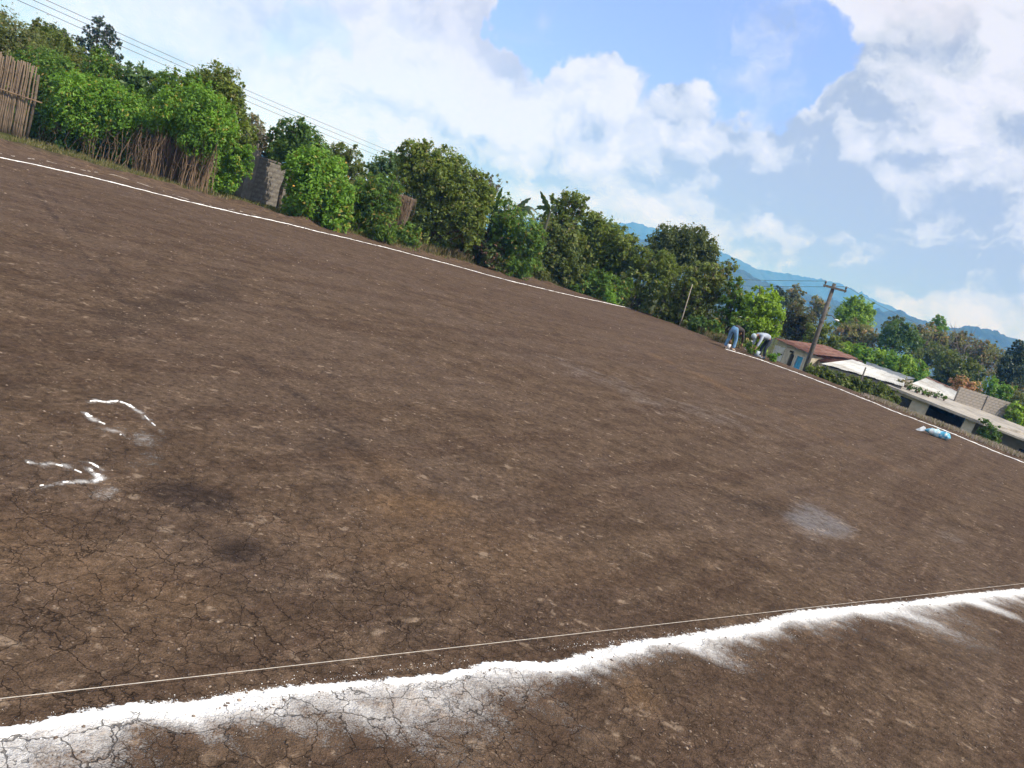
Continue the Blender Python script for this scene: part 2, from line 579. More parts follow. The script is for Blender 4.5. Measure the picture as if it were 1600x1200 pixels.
wet = sstep(0.05, 1.05, wet)
dark = np.maximum.reduce([dark, trail([(40, 280), (85, 340), (130, 395), (185, 460), (225, 520)], 0.07, 0.55, 93), trail([(62, 282), (112, 345), (160, 402), (215, 470)], 0.06, 0.45, 94),
                          trail([(385, 560), (470, 620), (560, 700), (640, 790), (760, 930), (830, 1000)], 0.10, 0.50, 95), trail([(700, 500), (880, 565), (1010, 620), (1200, 720)], 0.10, 0.45, 96),
                          trail([(820, 545), (960, 590), (1110, 650)], 0.08, 0.5, 97), trail([(300, 430), (420, 500), (520, 590)], 0.10, 0.35, 98)])
ochre = np.maximum.reduce([0.8 * soft(640, 790, 0.35, 0.22, 30), 0.6 * soft(590, 730, 0.3, 0.3), 0.8 * soft(1000, 1080, 0.12, 0.2, 10),
                           0.5 * soft(150, 900, 0.5, 0.4), 0.4 * soft(700, 860, 0.8, 0.5, 30), 0.4 * soft(1350, 710, 2.0, 0.25, 118),
                           0.5 * soft(1100, 590, 3.5, 0.3, 118)])
crack = np.clip(np.exp(-np.hypot(gx + 0.7, gy - 2.0) / 1.7) * 1.8, 0, 1)
crack = np.maximum(crack, 0.75 * np.exp(-np.maximum(np.abs(t_) - 0.5, 0) / 0.5) * np.exp(-np.hypot(gx, gy) / 5))
crack = np.maximum(crack, 0.35 * np.exp(-np.hypot(gx, gy) / 5))
tone = fbm(gx * 0.5, gy * 0.5, 81, 4) + 0.5
uu, vv = gx * LN[0] + gy * LN[1], gx * LD[0] + gy * LD[1]
ruts = 0.55 * fbm(uu * 4.2, vv * 0.30, 83, 5, 0.65) + 0.48
veg = np.maximum(sstep(4.0, 7.0, (gx - LA[0]) * LN[0] + (gy - LA[1]) * LN[1]), sstep(1.5, 4.0, (gx - RA[0]) * RN[0] + (gy - RA[1]) * RN[1]))
beyond = np.maximum(sstep(1.2, 2.6, (gx - LA[0]) * LN[0] + (gy - LA[1]) * LN[1]), sstep(0.6, 1.4, (gx - RA[0]) * RN[0] + (gy - RA[1]) * RN[1]))

gm = bpy.data.materials.new('dirt')
gm.use_nodes = True
gm.node_tree.nodes.clear()
k = NT(gm.node_tree)
P = k.n('ShaderNodeTexCoord').outputs['Object']


def attr(n):
    return k.n('ShaderNodeAttribute', attribute_name=n).outputs['Fac']


aw, ad, ao, al, ac, ab, n_big, n_str, av = [attr(n) for n in ('wet', 'dark', 'ochre', 'lime', 'crack', 'beyond', 'tone', 'ruts', 'veg')]
rotv = k.n('ShaderNodeMapping', {'Vector': P, 'Rotation': (0, 0, -math.atan2(LD[1], LD[0]))}).outputs[0]
streak = k.n('ShaderNodeMapping', {'Vector': rotv, 'Scale': (0.16, 1.6, 1.0)}).outputs[0]
n_mid = k.noise(P, 2.6, 5, 0.65)
n_fin = k.noise(P, 22, 4, 0.68)
n_vf = k.noise(P, 170, 2, 0.7)
n_str2 = k.noise(streak, 7.0, 4, 0.65)
aw = k.ramp(k.m('ADD', k.m('MULTIPLY', aw, 0.95), k.m('ADD', k.m('MULTIPLY', k.m('SUBTRACT', n_mid, 0.5), 1.3), k.m('MULTIPLY', k.m('SUBTRACT', n_fin, 0.5), 0.9))), 0.18, 1.25)
c = k.mix(k.ramp(n_mid, 0.32, 0.70), (0.070, 0.0465, 0.0325), (0.113, 0.077, 0.053))
c = k.mix(k.m('MULTIPLY', k.ramp(n_big, 0.42, 0.66), 0.30), c, (0.112, 0.080, 0.062))
c = k.mix(k.m('MULTIPLY', k.ramp(n_str, 0.42, 0.68), 0.46), c, (0.062, 0.039, 0.028))  # grading streaks, with self-shadow of the clods put into the dark colour
c = k.mix(k.m('MULTIPLY', k.ramp(n_str2, 0.55, 0.75), 0.40), c, (0.180, 0.125, 0.090))
c = k.mix(k.m('MULTIPLY', ao, 0.6), c, (0.175, 0.105, 0.055))
c = k.mix(k.m('MULTIPLY', k.ramp(ad, 0.1, 0.9), 0.75), c, (0.030, 0.022, 0.020))
c = k.mix(k.m('MULTIPLY', aw, 0.50), c, (0.104, 0.091, 0.084))  # damp soil, its grey sky sheen partly put into the colour
c = k.mix(k.m('MULTIPLY', ab, k.m('MULTIPLY', k.ramp(n_mid, 0.35, 0.65), 0.5)), c, (0.155, 0.105, 0.070))
c = k.mix(1.0, c, k.n('ShaderNodeCombineColor', {i: k.ramp(n_fin, 0.25, 0.75, 0.48, 1.52, False) for i in range(3)}).outputs[0], 'MULTIPLY')
c = k.mix(1.0, c, k.n('ShaderNodeCombineColor', {i: k.ramp(n_vf, 0.25, 0.75, 0.55, 1.45, False) for i in range(3)}).outputs[0], 'MULTIPLY')
n_six = k.noise(P, 6.5, 3, 0.7)
c = k.mix(1.0, c, k.n('ShaderNodeCombineColor', {i: k.ramp(n_six, 0.25, 0.75, 0.80, 1.20, False) for i in range(3)}).outputs[0], 'MULTIPLY')
c = k.mix(av, c, k.mix(k.ramp(n_mid, 0.35, 0.65), (0.030, 0.040, 0.014), (0.075, 0.080, 0.030)))
# pale dried flakes
wv = k.vm('ADD', P, k.vm('SCALE', k.vm('SUBTRACT', k.noise(P, 9, 2, 0.6, col=True), (0.5, 0.5, 0.5)), scale=0.16))


def flakes(scale, th, soft_, seed):
    vo = k.n('ShaderNodeTexVoronoi', {'Vector': k.vm('ADD', wv, (seed, seed * 2, 0)), 'Scale': scale, 'Randomness': 1.0})
    pick = k.ramp(k.n('ShaderNodeSeparateColor', {0: vo.outputs['Color']}).outputs[0], th, th + 0.02)
    return k.m('MULTIPLY', pick, k.ramp(vo.outputs['Distance'], 0.16, 0.36 + soft_, 1, 0))


fl = k.m('MAXIMUM', flakes(8, 0.86, 0.0, 3.1), k.m('MAXIMUM', flakes(19, 0.86, 0.05, 7.7), k.m('MULTIPLY', flakes(55, 0.76, 0.05, 1.9), 0.9)))
fl = k.m('MULTIPLY', k.m('MULTIPLY', fl, k.m('SUBTRACT', 1.0, av)), k.ramp(n_mid, 0.38, 0.56))
fl = k.m('MULTIPLY', fl, k.ramp(n_fin, 0.36, 0.50))
c = k.mix(k.m('MULTIPLY', fl, 0.66), c, (0.30, 0.225, 0.165))
# shrinkage cracks
wc = k.vm('ADD', P, k.vm('SCALE', k.vm('SUBTRACT', k.noise(P, 9, 3, 0.7, col=True), (0.5, 0.5, 0.5)), scale=0.085))


def cracks(scale, wdt, gate):
    vo = k.n('ShaderNodeTexVoronoi', {'Vector': wc, 'Scale': scale, 'Randomness': 1.0}, feature='DISTANCE_TO_EDGE')
    return k.m('MULTIPLY', k.ramp(vo.outputs['Distance'], wdt * 0.35, wdt, 1, 0), gate)


gate = k.m('MULTIPLY', k.ramp(k.noise(P, 2.2, 3, 0.6), 0.30, 0.48), ac)
gate2 = k.m('MULTIPLY', k.ramp(k.noise(P, 3.7, 3, 0.6), 0.44, 0.60), ac)
ck = k.m('MAXIMUM', cracks(7.0, 0.0155, gate), k.m('MULTIPLY', cracks(15.0, 0.024, gate2), 0.7), clamp=True)
# thrown powder: grains take over with distance from the line
ln = k.m('ADD', k.m('MULTIPLY', n_vf, 0.55), k.m('MULTIPLY', n_fin, 0.45))
lf = k.ramp(k.m('SUBTRACT', k.m('ADD', k.m('MULTIPLY', al, 1.15), -0.06), k.m('MULTIPLY', ln, 1.30)), -0.55, 0.22, 0, 1, False)
lf = k.m('MULTIPLY', lf, k.ramp(al, 0.02, 0.12))
edge_n = k.m('ADD', k.m('MULTIPLY', k.m('SUBTRACT', n_fin, 0.5), 0.085), k.m('MULTIPLY', k.m('SUBTRACT', n_vf, 0.5), 0.045))
core_d = k.m('ADD', k.m('SUBTRACT', k.m('ABSOLUTE', attr('limec')), attr('limehw')), edge_n)
core = k.ramp(core_d, -0.004, 0.006, 1, 0)
lf = k.m('MAXIMUM', lf, k.m('MULTIPLY', core, 0.97))
c = k.mix(lf, c, (0.80, 0.80, 0.80))
c = k.mix(k.m('MULTIPLY', ck, 0.70), c, (0.020, 0.014, 0.012))
rough = k.m('SUBTRACT', 0.92, k.m('MULTIPLY', aw, 0.55))
hgt = k.m('ADD', k.m('MULTIPLY', n_fin, 0.034), k.m('MULTIPLY', n_vf, 0.007))
hgt = k.m('MULTIPLY', hgt, k.m('SUBTRACT', 1.0, k.m('MULTIPLY', aw, 0.60)))
hgt = k.m('SUBTRACT', hgt, k.m('MULTIPLY', ck, 0.014))
bp = k.n('ShaderNodeBump', {'Height': hgt, 'Strength': 0.85, 'Distance': 1.0})
bs = k.n('ShaderNodeBsdfPrincipled', {'Base Color': c, 'Roughness': rough, 'Specular IOR Level': k.m('ADD', 0.06, k.m('MULTIPLY', aw, 0.32)), 'Normal': bp.outputs[0]})
k.n('ShaderNodeOutputMaterial', {'Surface': bs})

gme = fast_mesh('ground', np.stack([gx, gy, gzv], 1), faces, gm, True)
for nm, arr in (('wet', wet), ('dark', dark), ('ochre', ochre), ('lime', lime), ('crack', crack), ('beyond', beyond), ('tone', tone), ('ruts', ruts), ('veg', veg), ('limec', limec), ('limehw', hw)):
    at_ = gme.attributes.new(nm, 'FLOAT', 'POINT')
    at_.data.foreach_set('value', np.ascontiguousarray(arr, dtype=np.float32))
tag(link('ground', gme), kind='structure')

# ------------------------------------------------------------------ hills
def hill(name, sil, Y, depth, col, seed, rough_amp, tree_amp):
    """ridge whose skyline follows world points; a real slope on both sides"""
    pts = np.array([W(px, py, Y) for px, py in sil])
    xs = np.linspace(pts[0, 0], pts[-1, 0], 420)
    zs = np.interp(xs, pts[:, 0], pts[:, 2])
    zs = np.convolve(np.pad(zs, 6, mode='edge'), np.ones(13) / 13, 'valid')
    prof = np.linspace(-1, 1, 41)
    vs = []
    for p in prof:
        yy = Y + p * depth * (1 + 0.25 * fbm(xs * 0.004, xs * 0 + p * 2, seed, 3))
        fall = 1 - abs(p) ** 1.15
        z = zs * fall + (fbm(xs * 0.012, yy * 0.012, seed + 5, 4) * rough_amp * 4 * (0.25 + abs(p)) * fall)
        z = z + tree_amp * fbm(xs * 0.09, yy * 0.09, seed + 9, 3) * fall * 2
        vs.append(np.stack([xs, yy, z - 4], 1))
    v = np.concatenate(vs)
    n = len(xs)
    i = np.arange(len(prof) - 1)[:, None] * n
    j = np.arange(n - 1)[None, :]
    fc = np.stack([i + j, i + j + 1, i + n + j + 1, i + n + j], -1).reshape(-1, 4)
    m = plain(name + '_forest', col, 0.95, 0.45, 0.02, 0)
    tag(link(name, fast_mesh(name, v, fc, m, True)), kind='structure')


hill('mountain', [(300, 200), (600, 300), (800, 340), (900, 348), (960, 352), (990, 345), (1030, 357), (1080, 368), (1130, 392), (1180, 416), (1215, 424), (1260, 432), (1300, 438), (1340, 453),
                  (1400, 482), (1440, 500), (1560, 545), (1700, 600)], 3300, 900, (0.030, 0.050, 0.035), 3, 10, 5)
hill('wooded_ridge', [(900, 345), (1000, 370), (1100, 395), (1170, 428), (1230, 448), (1290, 466), (1350, 478), (1410, 489), (1450, 500), (1490, 509), (1540, 516), (1580, 523), (1640, 535), (1750, 570), (1900, 620)],
     1500, 420, (0.028, 0.048, 0.030), 13, 6, 5)


# ------------------------------------------------------------------ haze
hb = MB().box((0, 600, (330 - 12) / 2), (10900, 10900, 342))
hm = bpy.data.materials.new('haze_air')
hm.use_nodes = True
hm.node_tree.nodes.clear()
k = NT(hm.node_tree)
pv = k.n('ShaderNodeVolumePrincipled', {'Color': (0.09, 0.40, 1.0, 1), 'Absorption Color': (1, 1, 1, 1), 'Density': HAZE_DENSITY, 'Anisotropy': -0.4})
k.n('ShaderNodeOutputMaterial', {'Volume': pv})
tag(hb.build('haze', hm), kind='stuff')


# ------------------------------------------------------------------ lime lines and marks
limem = plain('lime_powder', LIME_C, 0.95, 0.05, 60, 0.002)


def powder(name, pts, width, hgt, seed, step=0.03, gaps=0.0, jag=0.35, gfreq=6):
    """heaped powder following the ground: cross-section of 7 points, ragged edges"""
    pts = np.array(pts, float)
    seg = np.linalg.norm(np.diff(pts, axis=0), axis=1)
    cum = np.concatenate([[0], np.cumsum(seg)])
    n = max(8, int(cum[-1] / step))
    s = np.linspace(0, cum[-1], n)
    x, y = np.interp(s, cum, pts[:, 0]), np.interp(s, cum, pts[:, 1])
    tx, ty = np.gradient(x), np.gradient(y)
    l = np.hypot(tx, ty) + 1e-9
    nx, ny = ty / l, -tx / l
    wd = np.interp(s, cum, np.broadcast_to(np.asarray(width, float), (len(pts),))) / 2
    fq = 1.0 / max(step * 2.2, 0.01)
    wl = wd * (1 + jag * 2 * fbm(s * fq, s * 0, seed, 3) + 0.5 * fbm(s * 1.3, s * 0, seed + 2, 2))
    wr = wd * (1 + jag * 2 * fbm(s * fq, s * 0, seed + 7, 3) + 0.5 * fbm(s * 1.3, s * 0, seed + 3, 2))
    if gaps:
        gp = sstep(gaps - 0.12, gaps + 0.05, fbm(s * gfreq, s * 0, seed + 11, 3) + 0.5)
        wl, wr = wl * gp, wr * gp
    rj = np.random.default_rng(seed)
    wl = wl * (1 + jag * 0.9 * (rj.random(n) - 0.5))
    wr = wr * (1 + jag * 0.9 * (rj.random(n) - 0.5))
    gone = np.where(gp < 0.35, 0.03, 0.0) if gaps else 0.0
    ctr = wd * 0.30 * fbm(s * 2.0, s * 0, seed + 13, 3)
    cs = np.array([-1, -0.72, -0.35, 0, 0.35, 0.72, 1.0])
    hh = np.array([0.0, 0.45, 0.85, 1.0, 0.8, 0.4, 0.0])
    V = []
    for c_, h_ in zip(cs, hh):
        o_ = ctr + np.where(c_ < 0, c_ * np.maximum(wl, 0.001), c_ * np.maximum(wr, 0.001))
        X, Y = x + nx * o_, y + ny * o_
        Z = height(X, Y) + 0.004 + hgt * h_ * (0.8 + 0.7 * fbm(X * 28, Y * 28, seed + 19, 2))
        Z = Z - gone
        if h_ == 0:
            Z = Z - 0.007
        V.append(np.stack([X, Y, Z], 1))
    V = np.concatenate(V)
    i = np.arange(len(cs) - 1)[:, None] * n
    j = np.arange(n - 1)[None, :]
    fc = np.stack([i + j, i + n + j, i + n + j + 1, i + j + 1], -1).reshape(-1, 4)
    return link(name, fast_mesh(name, V, fc, limem, True))


def gpts(lst):
    return [G(*q)[:2] for q in lst]


o = powder('lime_line', gpts(NEAR_PX), 0.034, 0.006, 3, 0.008, gaps=0.30, jag=0.5)
tag(o, 'thick white powder line crossing the bare soil beside the taut string', 'lime line', kind='structure')
o = powder('lime_line', gpts([(-160, 212), (0, 246), (150, 278), (300, 316), (450, 350), (600, 386), (700, 412), (800, 440), (900, 463), (985, 482)]), 0.085, 0.008, 31, 0.05, jag=0.5)
tag(o, 'long white powder line along the hedge side of the field', 'lime line', kind='structure')
o = powder('lime_line', gpts([(-60, 226), (20, 244), (75, 253), (110, 262), (180, 275), (230, 290), (280, 307), (330, 321), (420, 339)]), 0.030, 0.003, 37, 0.05, gaps=0.60, jag=0.8)
o.data.materials[0] = plain('trodden_lime', (0.42, 0.38, 0.34), 0.95, 0.35, 14)
tag(o, 'faint broken white line just outside the long hedge side line', 'lime line', kind='structure')
o = powder('lime_line', gpts([(1133, 546), (1165, 555), (1200, 566), (1250, 584), (1425, 653), (1600, 723), (1760, 787)]), 0.10, 0.010, 41, 0.05, jag=0.35)
tag(o, 'white powder line along the edge above the sheds', 'lime line', kind='structure')


def mark(lst, label, wd, seed, gaps=0.0):
    o = powder('lime_mark', gpts(lst), np.array(wd) * 0.50, 0.002, seed, 0.004, gaps=0.62, jag=1.0, gfreq=26)
    tag(o, label, 'lime mark', kind='structure')


mark([(140, 626), (150, 625), (165, 627), (185, 625), (200, 630), (212, 638), (228, 650), (243, 664)], 'curved white powder stroke bending over the upper loose mark', [0.008, 0.02, 0.024, 0.02, 0.026, 0.022, 0.012, 0.006], 51)
mark([(133, 642), (142, 649), (152, 655), (165, 660)], 'short white powder dash under the curved stroke', [0.016, 0.04, 0.03, 0.008], 52)
mark([(164, 666), (175, 669), (186, 676), (200, 682)], 'fuzzy white powder patch below the short dash', [0.01, 0.03, 0.03, 0.01], 53, 0.3)
mark([(62, 758), (80, 756), (100, 753), (125, 750), (147, 751), (158, 746), (152, 740), (144, 734), (139, 731)], 'hooked white powder stroke of the lower loose mark', [0.006, 0.014, 0.014, 0.012, 0.02, 0.035, 0.03, 0.024, 0.012], 54)
mark([(42, 722), (52, 722), (68, 724), (80, 722), (90, 725), (103, 728), (116, 733), (128, 738)], 'dotted white powder streak above the hooked stroke', [0.012, 0.018, 0.012, 0.02, 0.012, 0.02, 0.014, 0.006], 55, 0.5)
mark([(136, 719), (145, 722), (152, 727), (158, 732)], 'scattered white powder crumbs at the tip of the hook', [0.012, 0.02, 0.024, 0.01], 56, 0.5)

# grains along the near line + loose clods on the soil, one uncountable mass each
def crumbs(name, xy, size, mat, seed, flat=0.5, tint=True):
    r = np.random.default_rng(seed)
    n = len(xy)
    base = np.array([[1, 0, 0], [0.3, 0.95, 0], [-0.8, 0.6, 0], [-0.8, -0.6, 0], [0.3, -0.95, 0], [0, 0, 1], [0, 0, -0.6]])
    jit = 1 + 0.45 * (r.random((n, 7, 1)) - 0.5)
    a = r.random(n) * 6.283
    ca, sa = np.cos(a)[:, None], np.sin(a)[:, None]
    v = base[None] * jit
    x, y, z = v[..., 0] * (0.7 + r.random((n, 1)) * 0.8), v[..., 1], v[..., 2] * flat
    X, Y = x * ca - y * sa, x * sa + y * ca
    V = np.stack([X, Y, z], -1) * size[:, None, None]
    V[..., 0] += xy[:, None, 0]
    V[..., 1] += xy[:, None, 1]
    V[..., 2] += (height(xy[:, 0], xy[:, 1]) + size * flat * 0.25)[:, None]
    f = np.array([[0, 1, 5], [1, 2, 5], [2, 3, 5], [3, 4, 5], [4, 0, 5], [1, 0, 6], [2, 1, 6], [3, 2, 6], [4, 3, 6], [0, 4, 6]])
    fc = (f[None] + np.arange(n)[:, None, None] * 7).reshape(-1, 3)
    me = fast_mesh(name, V.reshape(-1, 3), fc, mat)
    at_ = me.attributes.new('tint', 'FLOAT', 'FACE')
    at_.data.foreach_set('value', np.repeat(r.random(n), 10).astype(np.float32))
    return tag(link(name, me), kind='stuff')


def crumbmat(name, c0, c1):
    m = bpy.data.materials.new(name)
    m.use_nodes = True
    m.node_tree.nodes.clear()
    k = NT(m.node_tree)
    a = k.n('ShaderNodeAttribute', attribute_name='tint').outputs['Fac']
    b = k.n('ShaderNodeBsdfPrincipled', {'Base Color': k.mix(k.m('POWER', a, 2.5), c0, c1), 'Roughness': 0.95})
    k.n('ShaderNodeOutputMaterial', {'Surface': b})
    return m


n = 17000
r_ = 1.3 * np.exp(rng.random(n) * math.log(30 / 1.3))
th = rng.uniform(-50, 50, n) * math.pi / 180
xy = np.stack([np.sin(th) * r_, np.cos(th) * r_], 1)
keep = ((xy - LA) @ LN < 1.5) & ((xy - RA) @ RN < 0.5)
keep &= (fbm(xy[:, 0] * 0.9, xy[:, 1] * 0.9, 77, 4) + rng.random(n) * 0.5 > 0.10)
xy, r_ = xy[keep], r_[keep]
sz = (0.0018 + 0.0050 * rng.random(len(xy)) ** 4) * (0.7 + r_ * 0.17)
crumbs('loose_clods', xy, sz, crumbmat('clod', (0.10, 0.07, 0.055), (0.34, 0.26, 0.20)), 5, 0.55)
n = 4200
s = rng.uniform(-0.9, 9.5, n)
t = rng.normal(0, 1, n)
t = np.where(rng.random(n) < 0.45, -0.028 - np.abs(t) ** 1.5 * 0.016, 0.03 + np.abs(t) ** 1.5 * 0.045)
kk_ = fbm(s * 1.7, s * 0, 91, 3) > -0.05
s, t = s[kk_], t[kk_]
n = len(s)
xy = NA + s[:, None] * ND + t[:, None] * NN
crumbs('lime_grains', xy, (0.0007 + 0.0018 * rng.random(n) ** 4) * (0.8 + 0.14 * np.hypot(xy[:, 0], xy[:, 1])), limem, 6, 0.7)

# taut string
pa, pb = G(-200, 1122.5, 0.012), G(1740, 897.5, 0.012)
sp = [pa + (pb - pa) * q for q in np.linspace(0, 1, 24)]
for q in sp:
    q[2] = 0.028
strm = plain('string_fibre', (0.50, 0.46, 0.41), 0.8, 0.2, 40)
tag(MB().tube(sp, 0.0011, 6).build('string', strm), 'thin pale string stretched taut beside the thick white line', 'string')


# ------------------------------------------------------------------ foliage
def leaf_mesh(name, blobs, n, size, mat, seed, origin, aspect=0.45, cl=14, crad=0.22, up=0.5, inner=0.25, droop=0.3, flat=1.0, noise_cut=0.0, jitter=0.45):
    """blobs: (x,y,z,r) world. Leaves in clumps through the shell of every blob."""
    r = np.random.default_rng(seed)
    B = np.array(blobs, float)
    wgt = B[:, 3] ** 2
    nc = max(4, n // cl)
    bi = r.choice(len(B), nc, p=wgt / wgt.sum())
    dv = r.normal(size=(nc, 3))
    dv /= np.linalg.norm(dv, axis=1)[:, None]
    rad_ = np.where(r.random(nc) < inner, r.random(nc) ** 0.5 * 0.85, 0.82 + 0.30 * r.random(nc) + 0.25 * (r.random(nc) ** 6))
    cc = B[bi, :3] + dv * (B[bi, 3] * rad_)[:, None] * np.array([1, 1, flat])
    crr = np.minimum(B[bi, 3] * crad * 1.2, crad * 1.6) * (0.6 + 0.8 * r.random(nc))
    ci = np.repeat(np.arange(nc), cl)
    m_ = len(ci)
    pos = cc[ci] + r.normal(size=(m_, 3)) * crr[ci][:, None] * 0.6
    outw = dv[ci]
    nrm = outw * 0.7 + np.array([0, 0, up]) + r.normal(size=(m_, 3)) * 0.55
    nrm /= np.linalg.norm(nrm, axis=1)[:, None]
    ax = r.normal(size=(m_, 3)) + outw * 0.6 - np.array([0, 0, droop])
    ax -= nrm * (ax * nrm).sum(1)[:, None]
    ax /= np.linalg.norm(ax, axis=1)[:, None] + 1e-9
    sd = np.cross(nrm, ax)
    ln = size * (1 - jitter + 2 * jitter * r.random(m_))[:, None]
    wd = ln * aspect * 0.5
    p0 = pos - ax * ln * 0.5
    p2 = pos + ax * ln * 0.5 - nrm * ln * 0.12
    p1 = pos + sd * wd + nrm * ln * 0.06 - ax * ln * 0.06
    p3 = pos - sd * wd + nrm * ln * 0.06 - ax * ln * 0.06
    V = np.stack([p0, p1, p2, p3], 1).reshape(-1, 3) - np.array(origin)
    fc = np.arange(m_ * 4).reshape(-1, 4)
    me = fast_mesh(name, V, fc, mat)
    clr = r.random(nc)
    tint = np.clip(0.55 * clr[ci] + 0.45 * r.random(m_), 0, 1)
    a1 = me.attributes.new('tint', 'FLOAT', 'FACE')
    a1.data.foreach_set('value', tint.astype(np.float32))
    km = np.clip(0.5 * r.random(nc)[ci] + 0.5 * r.random(m_), 0, 1)
    km = np.argsort(np.argsort(km)) / m_
    a2 = me.attributes.new('kindmix', 'FLOAT', 'FACE')
    a2.data.foreach_set('value', km.astype(np.float32))
    return me


SEED = [100]


def px_blobs(lst, Y, dj=0.25):
    out = []
    r = random.Random(SEED[0])
    for b in lst:
        yy = Y + r.uniform(-dj, dj) * b[2] * mpp(Y) * 2
        c_ = W(b[0], b[1], yy)
        out.append((c_[0], c_[1], c_[2], b[2] * mpp(Y)))
    return out


def limbs(mb, base, blobs, r0, origin, wob=0.12, rmin=0.012, split=None):
    r = random.Random(SEED[0] + 5)
    base = np.array(base, float)
    ctr = np.mean([b[:3] for b in blobs], axis=0)
    lowz = min(b[2] - b[3] * 0.3 for b in blobs)
    fork = base + (ctr - base) * 0.5
    fork[2] = base[2] + max(0.3, (lowz - base[2]) * 0.85)
    o_ = np.array(origin)
    mid = (base + fork) / 2 + np.array([r.uniform(-wob, wob), r.uniform(-wob, wob), 0])
    mb.tube([base - o_ - [0, 0, 0.15], mid - o_, fork - o_], [r0 * 1.25, r0, r0 * 0.8], 7)
    for b in blobs:
        tip = np.array(b[:3]) + np.array([r.uniform(-.3, .3), r.uniform(-.3, .3), r.uniform(0, .6)]) * b[3]
        m1 = fork + (tip - fork) * 0.5 + np.array([r.uniform(-1, 1), r.uniform(-1, 1), r.uniform(-.2, .8)]) * b[3] * 0.25
        mb.tube([fork - o_, m1 - o_, tip - o_], [r0 * 0.55, r0 * 0.33, rmin], 5)
        for q in range(3):
            d = np.array([r.gauss(0, 1), r.gauss(0, 1), r.gauss(0.2, 1)])
            d /= np.linalg.norm(d)
            mb.tube([m1 - o_ + (tip - m1) * r.random(), tip - o_ + d * b[3] * 0.9], [r0 * 0.2, rmin * 0.6], 4)


def plant(name, label, cat, Y, blobs, mat, size=3.6, dens=4.0, trunk=0.08, base=None, group=None, flowers=None, kindw='tree', stems=None, aspect=0.45, up=0.5,
          flat=1.0, inner=0.22, droop=0.3, crad=0.21, cl=18, bark=None, raw=None, fill=None, scale=1.14):
    SEED[0] += 1
    sd = SEED[0]
    bl = raw if raw is not None else px_blobs([(b[0], b[1], b[2] * scale) for b in blobs], Y)
    rs = random.Random(sd + 9)
    sat = []
    for b in bl:
        for q in range(3):
            a1, a2 = rs.uniform(0, 6.283), rs.uniform(-.3, 1.2)
            d = b[3] * rs.uniform(.75, 1.15)
            sat.append((b[0] + d * math.cos(a1) * math.cos(a2), b[1] + d * math.sin(a1) * math.cos(a2), b[2] + d * math.sin(a2), b[3] * rs.uniform(.22, .45)))
        for q in range(2):
            a1, a2 = rs.uniform(0, 6.283), rs.uniform(-.1, 1.5)
            dv_ = (math.cos(a1) * math.cos(a2), math.sin(a1) * math.cos(a2), math.sin(a2))
            for e in (1.0, 1.18, 1.34, 1.5)[:rs.randint(2, 4)]:
                sat.append((b[0] + b[3] * e * dv_[0], b[1] + b[3] * e * dv_[1], b[2] + b[3] * e * dv_[2], b[3] * rs.uniform(.10, .18)))
    if fill is None:
        fill = (0 if Y > 52 else 2) if kindw == 'tree' else (0 if stems else 3)
    core_bl = bl
    if fill or stems:
        rf = random.Random(sd)
        back = 1.7 if stems else 0.0  # extra leaf fill set behind the dry stalks to make it dark there
        extra = []
        for b in bl:
            if any(c is not b and c[2] < b[2] - 0.2 * b[3] and math.hypot(c[0] - b[0], c[1] - b[1]) < 0.7 * b[3] for c in bl):
                continue
            z, g0 = b[2], hz(b[0], b[1])
            for q in range(fill or 4):
                z -= b[3] * 1.05
                if z < g0 - 0.3 * b[3]:
                    break
                extra.append((b[0] + rf.uniform(-.3, .3) * b[3], b[1] + back + rf.uniform(-.3, .3) * b[3], z, b[3] * rf.uniform(.85, 1.05)))
        bl = bl + extra
    core_bl = bl
    bl = list(bl) + sat
    if base is None:
        ctr = np.mean([b[:3] for b in bl], axis=0)
        bx, by = ctr[0], ctr[1]
    else:
        q = W(base, 600, Y) if not hasattr(base, '__len__') else None
        if q is not None:
            # column under that pixel column at the crown's distance
            lowest = min(bl, key=lambda b: b[2])
            q = W(base, P_y(lowest), Y)
            bx, by = q[0], q[1]
        else:
            bx, by = base
    bz = hz(bx, by)
    root = thing(name, label, cat, (bx, by, bz), 0, group)
    org = (bx, by, bz)
    size = size * 1.25
    pxr2 = sum((b[3] / mpp(Y)) ** 2 for b in bl)
    n = int(dens * pxr2 * (3.6 / size) ** 1.6)
    me = leaf_mesh('crown', bl, n, size * mpp(Y), mat, sd, org, aspect=aspect, up=up, flat=flat, inner=inner, droop=droop, crad=crad, cl=cl)
    link('crown' if kindw == 'tree' else 'foliage', me, root)
    mb = MB()
    if trunk:
        limbs(mb, (bx, by, bz), core_bl, trunk, org)
        mb.build('trunk' if kindw == 'tree' else 'stem', bark or BARK, root, True)
    if flowers:
        fm, fn, fs = flowers
        me = leaf_mesh('flowers', bl, fn, fs * mpp(Y), fm, sd + 500, org, aspect=0.9, cl=2, inner=0.0, crad=0.1)
        tag(link('flowers', me, root), kind='stuff')
    if stems:
        dry_stems(root, org, *stems)
    return root


def P_y(b):
    q = np.array(b[:3]) - EYE
    return 600 - FOC * (q @ U_) / (q @ F_)


